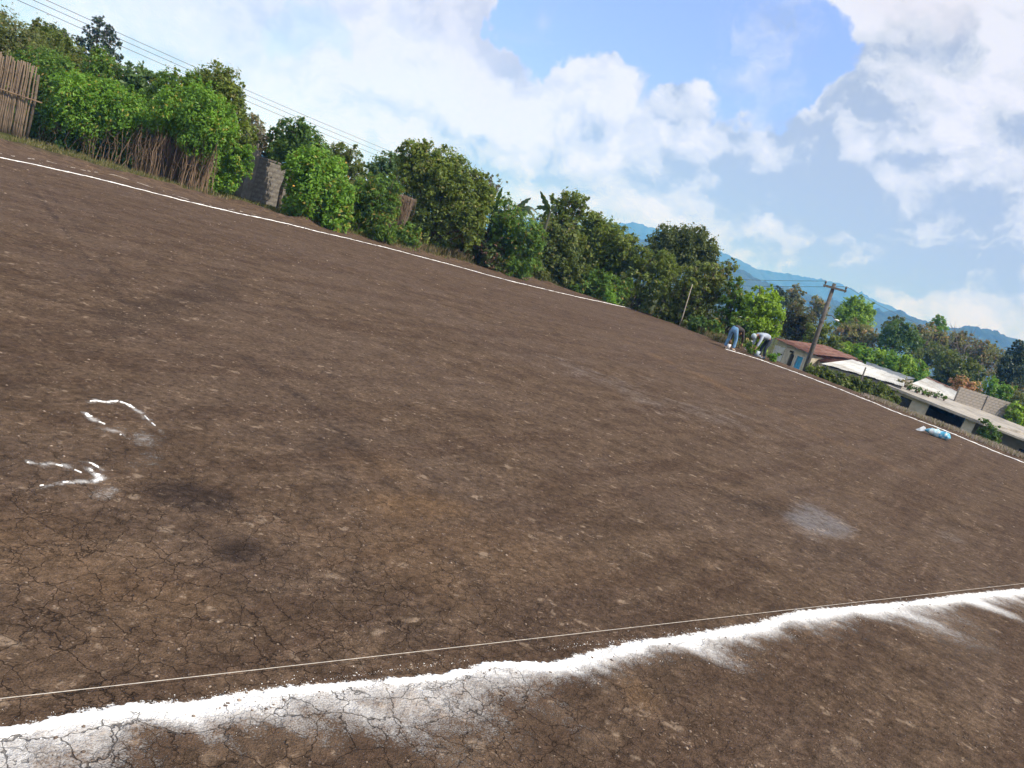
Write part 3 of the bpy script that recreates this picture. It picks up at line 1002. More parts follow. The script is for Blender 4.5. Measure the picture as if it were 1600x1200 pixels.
def dry_stems(root, org, Y, x0, x1, top0, top1, n, depth=0.8, lean=0.15, mat=None, r0=0.011, tan=True):
    """bundle of dead vine stalks hanging from the foliage to the soil"""
    r = random.Random(SEED[0] + 77)
    mb = MB()
    for i in range(n):
        t = r.random()
        px = x0 + (x1 - x0) * t
        py = top0 + (top1 - top0) * t + r.uniform(-10, 10)
        yy = Y + r.uniform(-depth, depth)
        tp = W(px, py, yy)
        bx, by = tp[0] + r.gauss(0, lean), tp[1] + r.gauss(0, lean)
        bt = np.array([bx, by, hz(bx, by) - 0.05])
        m1 = (tp + bt) / 2 + np.array([r.gauss(0, .05), r.gauss(0, .06), 0])
        m2 = tp * 0.8 + bt * 0.2 + np.array([r.gauss(0, .06), r.gauss(0, .06), 0])
        q = r0 * r.uniform(0.5, 1.4)
        mb.tube([bt - org, m1 - org, m2 - org, tp - org], [q, q * .9, q * .8, q * .5], 4, False)
        if r.random() < 0.5:
            e = m1 + np.array([r.gauss(0, .35), r.gauss(0, .25), r.uniform(-.5, .5)])
            mb.tube([m1 - org, e - org], [q * .7, q * .3], 4, False)
    tag(mb.build('dry_stems', mat or DRY, root), kind='stuff')


# leaf colours
L_bright = leafmat('leaf_bright', (0.078, 0.181, 0.023), (0.224, 0.427, 0.043), (0.444, 0.341, 0.071), 0.05)
L_mid = leafmat('leaf_mid', (0.058, 0.133, 0.023), (0.172, 0.299, 0.043), (0.340, 0.235, 0.064), 0.07)
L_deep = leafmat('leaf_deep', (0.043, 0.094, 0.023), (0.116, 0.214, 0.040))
L_olive = leafmat('leaf_olive', (0.070, 0.120, 0.019), (0.235, 0.300, 0.052), (0.24, 0.23, 0.07), 0.10)
L_olive2 = leafmat('leaf_olive_dark', (0.052, 0.090, 0.018), (0.180, 0.225, 0.042), (0.18, 0.16, 0.06), 0.08)
L_brown = leafmat('leaf_brownish', (0.070, 0.095, 0.028), (0.185, 0.215, 0.065), (0.20, 0.18, 0.09), 0.16)
L_conif = leafmat('needle_dark', (0.032, 0.055, 0.028), (0.078, 0.111, 0.051), trans=0.1)
L_dryv = leafmat('leaf_dry', (0.10, 0.085, 0.05), (0.19, 0.16, 0.10), (0.07, 0.10, 0.03), 0.3)
L_purp = leafmat('leaf_purple', (0.048, 0.045, 0.021), (0.102, 0.081, 0.034), (0.071, 0.089, 0.021), 0.2)
L_lime = leafmat('leaf_lime', (0.144, 0.257, 0.023), (0.340, 0.513, 0.043))
L_gray = leafmat('leaf_greygreen', (0.130, 0.154, 0.058), (0.262, 0.257, 0.086), (0.365, 0.235, 0.108), 0.2)
L_pink = leafmat('leaf_pink', (0.574, 0.278, 0.172), (0.800, 0.470, 0.287), (0.262, 0.235, 0.058), 0.4)
L_blue = leafmat('leaf_bluish', (0.058, 0.119, 0.040), (0.144, 0.235, 0.071))
F_orange = leafmat('petal_orange', (0.800, 0.363, 0.071), (0.800, 0.555, 0.114))
F_white = leafmat('petal_white', (0.800, 0.800, 0.800), (0.800, 0.800, 0.800))

plant('shrub', 'mottled olive and brown shrub rising behind the bamboo fence', 'shrub', 29, [(-40, 60, 40), (5, 70, 34), (35, 78, 28), (20, 95, 28), (-20, 100, 36), (50, 90, 18)], L_brown, kindw='b', flowers=(F_white, 60, 2.6))
plant('conifer', 'small dark conifer tip showing over the brown tree', 'tree', 42, [(76, 44, 7), (70, 54, 11), (88, 55, 11), (58, 60, 9), (100, 60, 8), (78, 66, 16)], L_conif, size=3.4, dens=5.5, trunk=0.12, aspect=0.3)
plant('rounded_tree', 'brownish olive tree between the bamboo fence and tall conifer', 'tree', 31.5, [(78, 78, 24), (104, 90, 22), (62, 72, 18), (90, 100, 26), (118, 108, 16)], L_olive2, trunk=0.1)
plant('shrub', 'leafy green shrub against the end post of the bamboo fence', 'shrub', 27.6, [(62, 104, 22), (84, 122, 26), (72, 142, 22), (100, 135, 20), (92, 108, 16), (68, 160, 16)], L_mid, kindw='b', trunk=0.05)
plant('conifer', 'tall dark ragged conifer standing highest above the hedge', 'tree', 53, [(155, 33, 8), (149, 46, 10), (168, 47, 9), (137, 52, 9), (157, 58, 8), (176, 60, 9), (143, 66, 9), (124, 64, 7), (117, 60, 4), (132, 74, 9),
      (165, 72, 8), (184, 70, 6), (150, 80, 8), (174, 84, 9), (186, 90, 7), (142, 90, 9), (178, 100, 9), (164, 96, 8), (183, 112, 9), (150, 104, 10)], L_conif, size=3.0, dens=7.0, trunk=0.13, aspect=0.3, inner=0.4, scale=0.84, crad=0.16)
plant('shrub', 'upright green shrub in front of the tall conifer', 'shrub', 29.2, [(158, 92, 12), (152, 108, 15), (166, 116, 18), (146, 124, 16), (160, 130, 18)], L_mid, kindw='b', trunk=0.05)
plant('vine_thicket', 'bright green vine thicket over dry stalks beside the bamboo fence', 'shrub', 27.0, [(122, 160, 30), (160, 162, 28), (105, 190, 26), (150, 188, 30), (196, 178, 26), (88, 178, 16), (214, 196, 18), (130, 140, 20), (182, 152, 18), (85, 200, 14)],
      L_bright, kindw='b', trunk=0, dens=4.6, stems=(27.2, 66, 232, 190, 206, 260))
plant('shrub', 'broad leaved bluish green shrub poking above the vines', 'shrub', 29.0, [(205, 112, 13), (198, 126, 14), (222, 120, 11), (243, 122, 8), (214, 138, 16), (236, 134, 12)], L_blue, size=5.5, dens=3.4, kindw='b', trunk=0.04)
plant('shrub', 'olive shrub along the hedge top between two taller trees', 'shrub', 28.3, [(268, 136, 17), (292, 135, 17), (252, 152, 18), (280, 156, 20), (236, 158, 14), (308, 140, 12)], L_mid, kindw='b', trunk=0.05)
plant('olive_tree', 'olive green tree bending over the gap by the block wall', 'tree', 28.6, [(340, 124, 17), (358, 128, 14), (320, 124, 12), (310, 138, 14), (352, 146, 17), (368, 156, 12), (374, 174, 10), (380, 192, 10), (366, 186, 13), (345, 165, 16), (384, 210, 12)],
      L_olive, trunk=0.09)
plant('vine_thicket', 'rich green vine thicket with curtain of dry stalks beside the gap', 'shrub', 26.6, [(298, 164, 22), (322, 176, 26), (290, 192, 22), (330, 204, 26), (308, 222, 20), (348, 192, 18), (344, 218, 13), (266, 172, 20), (250, 192, 14), (362, 214, 9)],
      L_bright, kindw='b', trunk=0, dens=4.6, stems=(26.9, 214, 342, 200, 218, 340))
plant('vine_thicket', 'dark green ivy added low among dry stalks as dark backing', 'shrub', 26.9, [(228, 215, 14), (196, 236, 12), (225, 240, 13), (190, 216, 12), (150, 222, 14), (120, 225, 14), (100, 222, 12), (205, 255, 8)], L_deep, kindw='b', trunk=0, dens=3.6)  # put in to darken the space between the stalks
plant('added_gap_shrub', 'added dark shrub darkening the gap left of the block wall', 'shrub', 36, [(362, 250, 12), (352, 240, 12), (370, 236, 9)], L_deep, kindw='b', trunk=0.02, fill=4)  # added so that the gap has a dark background
plant('dry_bush', 'dry brown bush above the block wall corner', 'shrub', 34, [(400, 212, 12), (412, 222, 11), (394, 224, 10), (424, 234, 9)], L_dryv, kindw='b', trunk=0.03)
plant('distant_tree', 'faint grey tree showing beyond the dry brown bush', 'tree', 80, [(394, 186, 7), (400, 196, 9), (388, 200, 8)], L_gray, size=2.6, trunk=0.12)
plant('leafy_tree', 'dark green tree top rising over the orange flowered bush', 'tree', 31, [(456, 204, 16), (446, 216, 13), (474, 214, 16), (428, 212, 8), (486, 230, 18), (462, 232, 20), (500, 244, 16), (440, 236, 12), (478, 250, 20)], L_deep, size=4.4, trunk=0.07, fill=0)
plant('flowering_bush', 'big bright bush with orange blossoms hiding the block wall', 'shrub', 29.2, [(468, 268, 17), (486, 264, 24), (508, 276, 24), (490, 290, 28), (526, 294, 20), (472, 296, 18), (460, 290, 9), (500, 318, 26), (470, 318, 18), (536, 312, 15), (528, 332, 18),
      (485, 334, 16), (462, 320, 12), (512, 346, 12)], L_bright, size=4.6, dens=4.2, kindw='b', trunk=0.05, flowers=(F_orange, 90, 3.6))
plant('rounded_tree', 'round brownish olive tree behind the orange flowered bush', 'tree', 40, [(532, 242, 14), (548, 252, 15), (522, 244, 10), (540, 264, 16), (560, 266, 10)], L_olive2, trunk=0.12)
plant('dark_tree', 'dark bluish tree behind the spiky green bush', 'tree', 38, [(592, 260, 13), (612, 256, 13), (580, 268, 9), (602, 272, 16), (626, 262, 12)], L_blue, trunk=0.12)
plant('spiky_bush', 'spiky mid green bush left of the ruined earth wall', 'shrub', 31.2, [(572, 302, 20), (596, 298, 18), (556, 318, 16), (586, 322, 24), (606, 322, 14), (572, 346, 20), (600, 352, 16), (554, 342, 12), (618, 300, 10), (622, 284, 9), (586, 366, 12), (610, 368, 9)],
      L_mid, size=4.6, aspect=0.28, kindw='b', trunk=0.05)
plant('avocado_tree', 'large olive tree with mottled crown right of the earth wall', 'tree', 36, [(648, 238, 14), (640, 252, 14), (668, 248, 18), (694, 256, 18), (650, 274, 20), (680, 276, 24), (712, 272, 20), (734, 284, 18), (660, 302, 22), (696, 302, 26), (728, 308, 24), (754, 298, 14),
      (650, 326, 14), (680, 332, 22), (714, 336, 24), (742, 334, 16), (664, 350, 14), (700, 356, 16)], L_olive, size=4.0, dens=4.4, trunk=0.16)
plant('leafy_shrub', 'rounded green shrub wedged between the banana plants', 'shrub', 38, [(788, 330, 15), (800, 346, 17), (818, 360, 18), (790, 356, 16), (776, 350, 11), (835, 372, 14), (808, 378, 14)], L_mid, kindw='b', trunk=0.05)
plant('rust_leaved_shrub', 'shrub with reddish brown leaves at the foot of banana plants', 'shrub', 38.2, [(708, 366, 14), (726, 374, 16), (748, 380, 17), (700, 380, 11), (736, 396, 13), (770, 392, 15), (760, 372, 12), (784, 400, 10), (720, 388, 12)],
      leafmat('leaf_rust', (0.035, 0.065, 0.02), (0.11, 0.15, 0.04), (0.24, 0.13, 0.10), 0.28), size=4.4, kindw='b', trunk=0.04)
plant('bare_topped_tree', 'thin reddish tree top with bare twigs beside the olive tree', 'tree', 41, [(768, 282, 8), (780, 290, 8), (762, 296, 9), (774, 304, 8)], L_brown, dens=1.6, trunk=0.07)
plant('topiary_tree', 'tree with a round puffy top above the hedge corner', 'tree', 45, [(884, 316, 13), (902, 316, 11), (872, 324, 9), (896, 330, 12), (912, 322, 6), (882, 344, 10), (888, 358, 14)], L_olive, trunk=0.12)
plant('shrubby_tree', 'shadowy green tree under the puffy round tree top', 'tree', 44.5, [(852, 352, 14), (872, 366, 20), (850, 376, 18), (890, 380, 18), (866, 392, 20), (840, 392, 14), (886, 408, 18), (858, 412, 15), (838, 408, 10), (902, 424, 14)], L_olive2, trunk=0.12)
plant('broad_tree', 'broad dense olive tree at the far field corner', 'tree', 46.5, [(926, 346, 11), (922, 362, 18), (946, 366, 18), (966, 376, 17), (984, 386, 13), (932, 386, 24), (960, 396, 20), (912, 384, 16), (926, 408, 20), (950, 414, 16), (980, 404, 12), (908, 408, 14)],
      L_olive, dens=4.4, trunk=0.16)
plant('bushy_undergrowth', 'low dark bushes at the field edge under the broad tree', 'shrub', 44.6, [(880, 432, 14), (905, 442, 13), (928, 440, 14), (948, 442, 13), (930, 458, 10), (955, 462, 10), (912, 456, 8), (860, 428, 10), (972, 446, 11)], L_mid, kindw='b', trunk=0.03)
plant('dome_tree', 'big dark domed tree in front of the mountains', 'tree', 58, [(1040, 374, 15), (1062, 372, 15), (1084, 374, 16), (1100, 384, 15), (1024, 384, 13), (1050, 390, 20), (1078, 394, 22), (1104, 400, 14), (1016, 398, 11), (1060, 412, 20), (1095, 416, 16), (1034, 408, 14)],
      leafmat('leaf_dome', (0.042, 0.070, 0.017), (0.140, 0.165, 0.036)), dens=4.8, size=3.2, trunk=0.22)
plant('tangled_shrub', 'tangled shrub with reddish twigs left of the domed tree', 'shrub', 45.5, [(992, 418, 13), (1012, 408, 13), (1030, 420, 15), (1004, 434, 16), (1028, 442, 15), (984, 436, 11), (1040, 404, 11), (1016, 456, 13), (990, 456, 10), (1046, 428, 12), (1008, 468, 10), (1000, 394, 6)],
      L_olive, kindw='b', trunk=0.06, flowers=None)
plant('vine_covered_tree', 'tree smothered in yellow green creeper behind the thin pole', 'tree', 43.5, [(1072, 436, 14), (1094, 428, 14), (1112, 432, 14), (1126, 446, 13), (1086, 450, 16), (1108, 456, 17), (1066, 456, 13), (1050, 452, 12), (1092, 474, 15), (1116, 476, 13), (1070, 478, 12),
      (1128, 424, 9), (1142, 416, 8), (1132, 432, 9), (1100, 496, 10), (1060, 494, 8)], leafmat('leaf_creeper', (0.058, 0.098, 0.020), (0.25, 0.30, 0.055), (0.23, 0.19, 0.09), 0.12), trunk=0.12)
plant('glossy_tree', 'dark glossy tree behind the bending man in jeans', 'tree', 42.5, [(1150, 446, 10), (1142, 460, 12), (1156, 470, 13), (1140, 480, 12), (1160, 488, 11), (1128, 492, 10), (1148, 500, 10), (1130, 508, 8), (1112, 506, 8)], L_mid, size=4.2, trunk=0.09)
plant('bright_tree', 'bright yellow green round tree behind the two workers', 'tree', 41.5, [(1184, 462, 11), (1200, 458, 9), (1176, 478, 14), (1198, 478, 16), (1210, 490, 11), (1186, 496, 16), (1204, 504, 12), (1172, 500, 11), (1190, 514, 12), (1214, 500, 8)], L_lime, trunk=0.1)
plant('lily_clump', 'broad leaved clump with white flowers between the two workers', 'plant', 37.0, [(1152, 500, 7), (1166, 508, 8), (1160, 520, 8), (1172, 522, 7), (1154, 532, 7), (1168, 536, 7), (1178, 530, 6)], L_mid, size=7, dens=4, kindw='b', trunk=0.02, flowers=(F_white, 10, 4.0), fill=0)
plant('small_weed', 'low leafy weed right of the worker in white', 'plant', 34.8, [(1206, 554, 5), (1212, 558, 5), (1200, 560, 4), (1208, 562, 5)], L_bright, size=4.5, kindw='b', trunk=0.01, fill=0)
plant('low_weed', 'small green weed beside the feet of the white clad worker', 'plant', 35.0, [(1172, 545, 5), (1178, 549, 4), (1168, 541, 4)], L_mid, size=4.5, kindw='b', trunk=0.01, fill=0)
plant('purple_tree', 'round dark purplish tree just above the little house', 'tree', 68, [(1250, 494, 13), (1238, 504, 12), (1262, 506, 11), (1250, 514, 15), (1236, 520, 10), (1264, 522, 10)], L_purp, size=3.0, dens=5, trunk=0.15)
plant('yellowish_shrub', 'yellowish shrub beside the purplish tree behind the pole', 'shrub', 66, [(1270, 518, 9), (1282, 526, 9), (1294, 532, 9), (1276, 532, 8), (1306, 538, 9), (1290, 512, 8)], L_olive, size=3.0, kindw='b', trunk=0.06)
FT = 'trees on the low land behind the sheds'
far = [
    ('pine_tree', 'dark pine between the bright tree and the pole', 120, [(1218, 456, 6), (1214, 466, 8), (1224, 470, 9), (1212, 478, 8)], L_conif, 2.8),
    ('pine_tree', 'grey green pine just left of the pole crossarm', 125, [(1243, 452, 6), (1236, 462, 8), (1246, 464, 8), (1240, 474, 10), (1250, 478, 7), (1232, 476, 8)], L_gray, 2.8),
    ('distant_tree', 'thin hazy tree directly left of the leaning pole', 130, [(1276, 474, 8), (1284, 480, 8), (1270, 484, 8), (1280, 490, 9)], L_gray, 2.8),
    ('tall_tree', 'tall fresh green tree right of the utility pole', 105, [(1340, 472, 8), (1330, 478, 10), (1350, 480, 9), (1320, 488, 10), (1342, 490, 13), (1358, 490, 8), (1328, 500, 12), (1350, 504, 12), (1316, 502, 9)], L_lime, 3.0),
    ('tree', 'grey green tree under the tall fresh green tree', 95, [(1330, 520, 13), (1345, 526, 14), (1318, 522, 10), (1360, 530, 12), (1335, 536, 14), (1305, 528, 10)], L_gray, 3.0),
    ('tree', 'dark round tree over the white shed roofs', 92, [(1400, 516, 11), (1414, 522, 12), (1392, 526, 12), (1408, 534, 14), (1426, 532, 11), (1390, 540, 12)], L_deep, 3.0),
    ('tree', 'rusty brown tree top behind the dark round tree', 118, [(1396, 504, 7), (1406, 504, 7), (1388, 510, 7)], L_brown, 2.8),
    ('slender_tree', 'slender green tree sticking up against the far ridge', 125, [(1467, 498, 5), (1464, 506, 7), (1472, 508, 6), (1468, 518, 8)], L_bright, 2.8),
    ('tree', 'pale grey green tree right of the slender tree', 110, [(1448, 520, 11), (1438, 532, 12), (1456, 536, 13), (1444, 548, 14), (1466, 532, 10), (1430, 520, 9)], L_gray, 3.0),
    ('tree', 'hazy tree half way along the far tree belt', 115, [(1490, 532, 12), (1504, 538, 12), (1480, 544, 12), (1498, 552, 14), (1516, 546, 10)], L_gray, 3.0),
    ('tree', 'hazy grey tree left of the dark spruce', 112, [(1536, 548, 12), (1550, 556, 12), (1526, 558, 12), (1544, 570, 14), (1524, 572, 11)], L_gray, 3.0),
    ('spruce_tree', 'dark spruce at the edge of the tree belt', 84, [(1594, 540, 6), (1588, 550, 9), (1602, 552, 10), (1580, 562, 10), (1596, 566, 13), (1574, 576, 11), (1590, 582, 15), (1570, 590, 10), (1612, 575, 14)], L_conif, 3.0),
    ('tree', 'olive tree filling the belt under the slender tree', 100, [(1462, 552, 12), (1476, 560, 12), (1450, 562, 11), (1430, 552, 10)], L_olive2, 3.0),
    ('tree', 'pale tree behind the brick parapet and green bush', 90, [(1590, 600, 12), (1576, 606, 10), (1606, 612, 12), (1560, 592, 9)], L_gray, 3.0),
]
for nm, lb, Y, bl, mt, sz_ in far:
    plant(nm, lb, 'tree', Y, bl, mt, size=sz_, dens=4.6, trunk=0.16, group=FT)
# bright hedge row of separate shrubs behind the roofs
for i, (px, py, r0, wh) in enumerate([(1328, 548, 10, 'end of the row by the rusty roof'), (1346, 553, 11, 'behind the white shed roof'), (1366, 557, 11, 'behind the top of the grey roof'),
                                      (1386, 564, 12, 'behind the middle of the grey roof'), (1408, 570, 12, 'behind the lower grey roof'), (1430, 577, 11, 'end of the row by the single white roof')]):
    plant('hedge_shrub', 'bright green rounded shrub, ' + wh, 'shrub', 78, [(px, py, r0), (px - 7, py + 4, r0 * .8), (px + 8, py + 3, r0 * .8), (px, py + 10, r0)], [L_lime, L_bright][i % 2], size=3.0, dens=5, kindw='b', trunk=0.05, group='bright shrubs behind the roofs')
plant('flowering_shrub', 'dark bush with pale blossoms behind the brick parapet', 'shrub', 82, [(1478, 562, 10), (1492, 566, 12), (1478, 578, 12), (1496, 582, 13), (1512, 576, 12), (1524, 584, 10), (1470, 590, 10), (1508, 592, 11)], L_olive2, size=3.0, dens=5, kindw='b', trunk=0.08, flowers=(F_white, 20, 2))
plant('pink_shrub', 'pinkish blossoming shrub above the brick parapet', 'shrub', 68, [(1500, 598, 8), (1512, 602, 8), (1524, 606, 7), (1492, 600, 7), (1508, 610, 7)], L_pink, size=2.8, kindw='b', trunk=0.03)
plant('green_shrub', 'fresh green shrub behind the end of the brick parapet', 'shrub', 66, [(1548, 602, 9), (1560, 606, 9), (1572, 610, 8), (1554, 616, 9), (1566, 620, 9)], L_bright, size=3.2, kindw='b', trunk=0.04)
plant('reddish_shrub', 'dull reddish shrub past the end of the brick parapet', 'shrub', 64, [(1590, 622, 8), (1602, 626, 8), (1584, 630, 7)], L_brown, size=3.0, kindw='b', trunk=0.03)
plant('low_shrub', 'yellow green low shrub at the corner of the garage roof', 'shrub', 58, [(1584, 640, 8), (1596, 646, 8), (1608, 650, 8), (1590, 652, 7)], L_lime, size=3.2, kindw='b', trunk=0.03)
# hedge bushes in front of the sheds
for px, py, r0, lb in [(1272, 578, 8, 'bush with yellowish leaves right against the utility pole foot'), (1286, 588, 10, 'second dark bush from the utility pole below the white roof'), (1308, 594, 11, 'dark bush under the corner of the big white roof'),
                       (1330, 601, 11, 'dark bush below the middle of the big white roof'), (1352, 607, 11, 'dark bush under the small leaning roof post'), (1374, 613, 11, 'dark bush one before the garage wall'),
                       (1390, 620, 9, 'dark bush touching the garage corner')]:
    plant('hedge_bush', lb, 'shrub', 43, [(px, py, r0), (px - 7, py + 6, r0 * .8), (px + 7, py + 7, r0 * .8), (px - 2, py + 14, r0), (px + 8, py - 3, r0 * .5)], L_olive2 if px != 1272 else L_olive, size=3.6, dens=4.6, kindw='b', trunk=0.03,
          group='hedge bushes along the foot of the field bank', flowers=(F_white, 5, 2.4))
plant('porch_shrub', 'small round shrub in the recess at the garage end', 'shrub', 40, [(1540, 668, 8), (1550, 676, 8), (1536, 680, 7), (1556, 684, 7)], L_deep, size=3.6, kindw='b', trunk=0.02)


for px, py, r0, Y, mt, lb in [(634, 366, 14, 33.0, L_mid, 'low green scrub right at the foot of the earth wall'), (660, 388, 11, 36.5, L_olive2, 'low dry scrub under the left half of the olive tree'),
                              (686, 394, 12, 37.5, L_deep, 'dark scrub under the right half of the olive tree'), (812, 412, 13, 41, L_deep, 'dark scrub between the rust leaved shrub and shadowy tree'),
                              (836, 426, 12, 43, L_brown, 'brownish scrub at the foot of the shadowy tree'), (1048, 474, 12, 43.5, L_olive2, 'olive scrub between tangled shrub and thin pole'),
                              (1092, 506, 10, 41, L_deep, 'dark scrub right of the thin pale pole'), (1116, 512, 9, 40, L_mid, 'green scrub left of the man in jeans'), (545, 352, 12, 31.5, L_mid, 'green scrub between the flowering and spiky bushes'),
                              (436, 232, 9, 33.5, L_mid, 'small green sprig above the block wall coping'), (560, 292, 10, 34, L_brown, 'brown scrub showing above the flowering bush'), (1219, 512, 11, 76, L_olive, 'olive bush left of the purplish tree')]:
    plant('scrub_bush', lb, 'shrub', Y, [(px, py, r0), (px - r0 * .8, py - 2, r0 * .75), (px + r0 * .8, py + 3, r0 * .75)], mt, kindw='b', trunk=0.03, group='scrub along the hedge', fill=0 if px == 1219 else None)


# ------------------------------------------------------------------ banana plants
bl_a = leafmat('banana_leaf', (0.045, 0.10, 0.025), (0.08, 0.16, 0.04), rough=0.4)
bl_b = leafmat('banana_leaf_dark', (0.018, 0.040, 0.018), (0.035, 0.065, 0.025), rough=0.4)


def banana(label, Y, crown, tips, mat):
    c0 = W(crown[0], crown[1], Y)
    bz = hz(c0[0], c0[1])
    root = thing('banana_plant', label, 'banana plant', (c0[0], c0[1], bz), 0, 'banana plants in the hedge')
    org = np.array([c0[0], c0[1], bz])
    MB().tube([(0, 0, -.1), (0.03, 0, (c0[2] - bz) * .5), c0 - org], [0.13, 0.11, 0.06], 8).build('stem', plain('banana_stem', (0.030, 0.034, 0.014), 0.7, 0.3, 4), root, True)
    for i, (tx, ty, wd, arch) in enumerate(tips):
        tip = W(tx, ty, Y + random.uniform(-0.5, 0.5))
        n = 15
        side = np.cross(tip - c0, F_)
        side = side / np.linalg.norm(side) * 0.75 + np.array([0, .66, 0]) * 0.6
        vs, fs = [], []
        L_ = np.linalg.norm(tip - c0)
        for j in range(n):
            t = j / (n - 1)
            p = c0 + (tip - c0) * t + np.array([0, 0, arch * L_ * 4 * t * (1 - t)])
            wv_ = wd * mpp(Y) * math.sin(math.pi * min(1, 0.10 + 0.90 * t) ** 0.8) ** 0.7 * (1 if t < .97 else .3) * (0.15 if t < 0.1 else 1)
            q = 1 - 0.35 * ((j * 7 + i) % 3 == 0)
            q2 = 1 - 0.35 * ((j * 5 + i) % 3 == 1)
            up_ = np.array([0, 0, 1.0]) * wv_ * 0.35
            vs += [p + side * wv_ * q - up_ * q - org, p - org, p - side * wv_ * q2 - up_ * q2 - org]
            if j:
                a = (j - 1) * 3
                fs += [(a, a + 3, a + 4, a + 1), (a + 1, a + 4, a + 5, a + 2)]
        m = make_mesh('leaf', vs, fs, mat, False)
        a1 = m.attributes.new('tint', 'FLOAT', 'FACE')
        a1.data.foreach_set('value', [random.random() for _ in fs])
        a1 = m.attributes.new('kindmix', 'FLOAT', 'FACE')
        a1.data.foreach_set('value', [0.1 for _ in fs])
        link('leaf', m, root)


banana('pale banana plant with upright leaves beside the olive tree', 38.0, (771, 332), [(785, 292, 6, .05), (764, 304, 5, .02), (750, 326, 6, .2), (744, 346, 6, .3), (792, 338, 5, .25), (757, 312, 4, .1)], bl_a)
banana('banana plant with one dark arching leaf over the hedge', 40.5, (803, 332), [(830, 309, 6, .12), (822, 328, 4, .1), (838, 350, 5, .35), (790, 330, 5, .2), (842, 338, 4, .3)], bl_b)
banana('banana plant with a torn upright leaf by the puffy tree', 43.0, (860, 330), [(844, 298, 6, .02), (838, 322, 5, .1), (872, 332, 5, .3), (846, 342, 5, .3), (834, 328, 4, .2)], bl_b)
banana('low banana plant with drooping leaves at the hedge foot', 38.6, (768, 376), [(800, 384, 6, .35), (790, 372, 5, .3), (748, 372, 6, .3), (757, 358, 6, .15), (780, 362, 5, .2)], bl_a)
plant('strap_leaved_plant', 'clump of long green strap leaves at the far corner', 'plant', 43.6, [(948, 458, 7), (954, 464, 7), (944, 468, 6)], L_bright, size=13, dens=5, aspect=0.13, kindw='b', trunk=0, up=0.1, droop=-0.9)


# ------------------------------------------------------------------ grasses
def grass(name, region_pts, n, hgt, mat, seed, wd=0.012):
    """region_pts: list of (x,y,radius) world discs"""
    r = np.random.default_rng(seed)
    Rg = np.array(region_pts)
    i = r.choice(len(Rg), n)
    a, q = r.random(n) * 6.283, np.sqrt(r.random(n))
    x = Rg[i, 0] + np.cos(a) * q * Rg[i, 2]
    y = Rg[i, 1] + np.sin(a) * q * Rg[i, 2]
    keep = fbm(x * 1.3, y * 1.3, seed, 3) + 0.6 * r.random(n) > 0.12
    x, y = x[keep], y[keep]
    n = len(x)
    z = height(x, y)
    h = hgt * (0.4 + 0.9 * r.random(n))
    d = r.random(n) * 6.283
    lx, ly = np.cos(d), np.sin(d)
    ln = 0.5 * h * r.random(n)
    b = np.stack([x, y, z - 0.02], 1)
    sd = np.stack([-ly, lx, 0 * lx], 1) * wd
    mid = b + np.stack([lx * ln * .3, ly * ln * .3, h * .6], 1)
    tip = b + np.stack([lx * ln, ly * ln, h], 1)
    V = np.stack([b - sd, b + sd, mid + sd * .7, tip, mid - sd * .7], 1).reshape(-1, 3)
    fc = np.arange(n * 5).reshape(-1, 5)
    me = fast_mesh(name, V, fc, mat)
    a1 = me.attributes.new('tint', 'FLOAT', 'FACE')
    a1.data.foreach_set('value', r.random(n).astype(np.float32))
    a2 = me.attributes.new('kindmix', 'FLOAT', 'FACE')
    a2.data.foreach_set('value', r.random(n).astype(np.float32))
    return tag(link(name, me), kind='stuff')


def along(pts, rad_, n):
    pts = np.array(gpts(pts))
    t = np.linspace(0, len(pts) - 1, n)
    return [(np.interp(q, range(len(pts)), pts[:, 0]), np.interp(q, range(len(pts)), pts[:, 1]), rad_) for q in t]


GV = leafmat('grass_verge', (0.09, 0.11, 0.03), (0.20, 0.20, 0.07), (0.30, 0.25, 0.13), 0.35)
GD = leafmat('grass_dry', (0.17, 0.135, 0.075), (0.32, 0.26, 0.15), (0.10, 0.12, 0.04), 0.25)
GW = leafmat('weeds_pinkish', (0.20, 0.18, 0.11), (0.42, 0.37, 0.29), (0.46, 0.36, 0.36), 0.4)
grass('verge_grass', along([(-60, 205), (10, 217), (60, 230), (130, 250), (200, 270), (250, 284), (300, 296)], 0.55, 60), 9000, 0.10, GV, 3)
grass('dry_grass', along([(780, 416), (800, 424), (830, 434)], 0.8, 12) + along([(640, 388), (680, 398), (720, 408)], 0.5, 10), 2600, 0.35, GD, 5, 0.014)
grass('dry_grass', along([(1085, 516), (1110, 526), (1135, 538)], 0.7, 14), 2600, 0.32, GD, 6, 0.014)
grass('weeds', along([(960, 474), (1000, 485), (1050, 500), (1090, 515)], 0.6, 16), 1800, 0.25, GV, 8, 0.014)
grass('verge_weeds', along([(300, 299), (360, 312), (430, 330), (470, 345), (560, 368), (620, 385), (720, 408), (800, 427), (900, 455), (960, 474)], 0.75, 90), 5200, 0.16, GV, 18, 0.013)
grass('verge_weeds', along([(40, 220), (200, 268), (300, 296), (345, 304)], 0.35, 50), 2200, 0.16, GV, 19, 0.012)
edge = []
for q in np.linspace(-13, 14, 90):
    p = RA + RD * q + RN * 1.05
    edge.append((p[0], p[1], 0.42))
grass('bank_weeds', edge[52:], 8000, 0.13, GW, 7, 0.010)
edge2 = [(a + RN[0] * 1.3, b + RN[1] * 1.3, 0.8) for a, b, c_ in edge[48:]]
grass('bank_weeds', edge2, 8000, 0.14, GW, 9, 0.014)


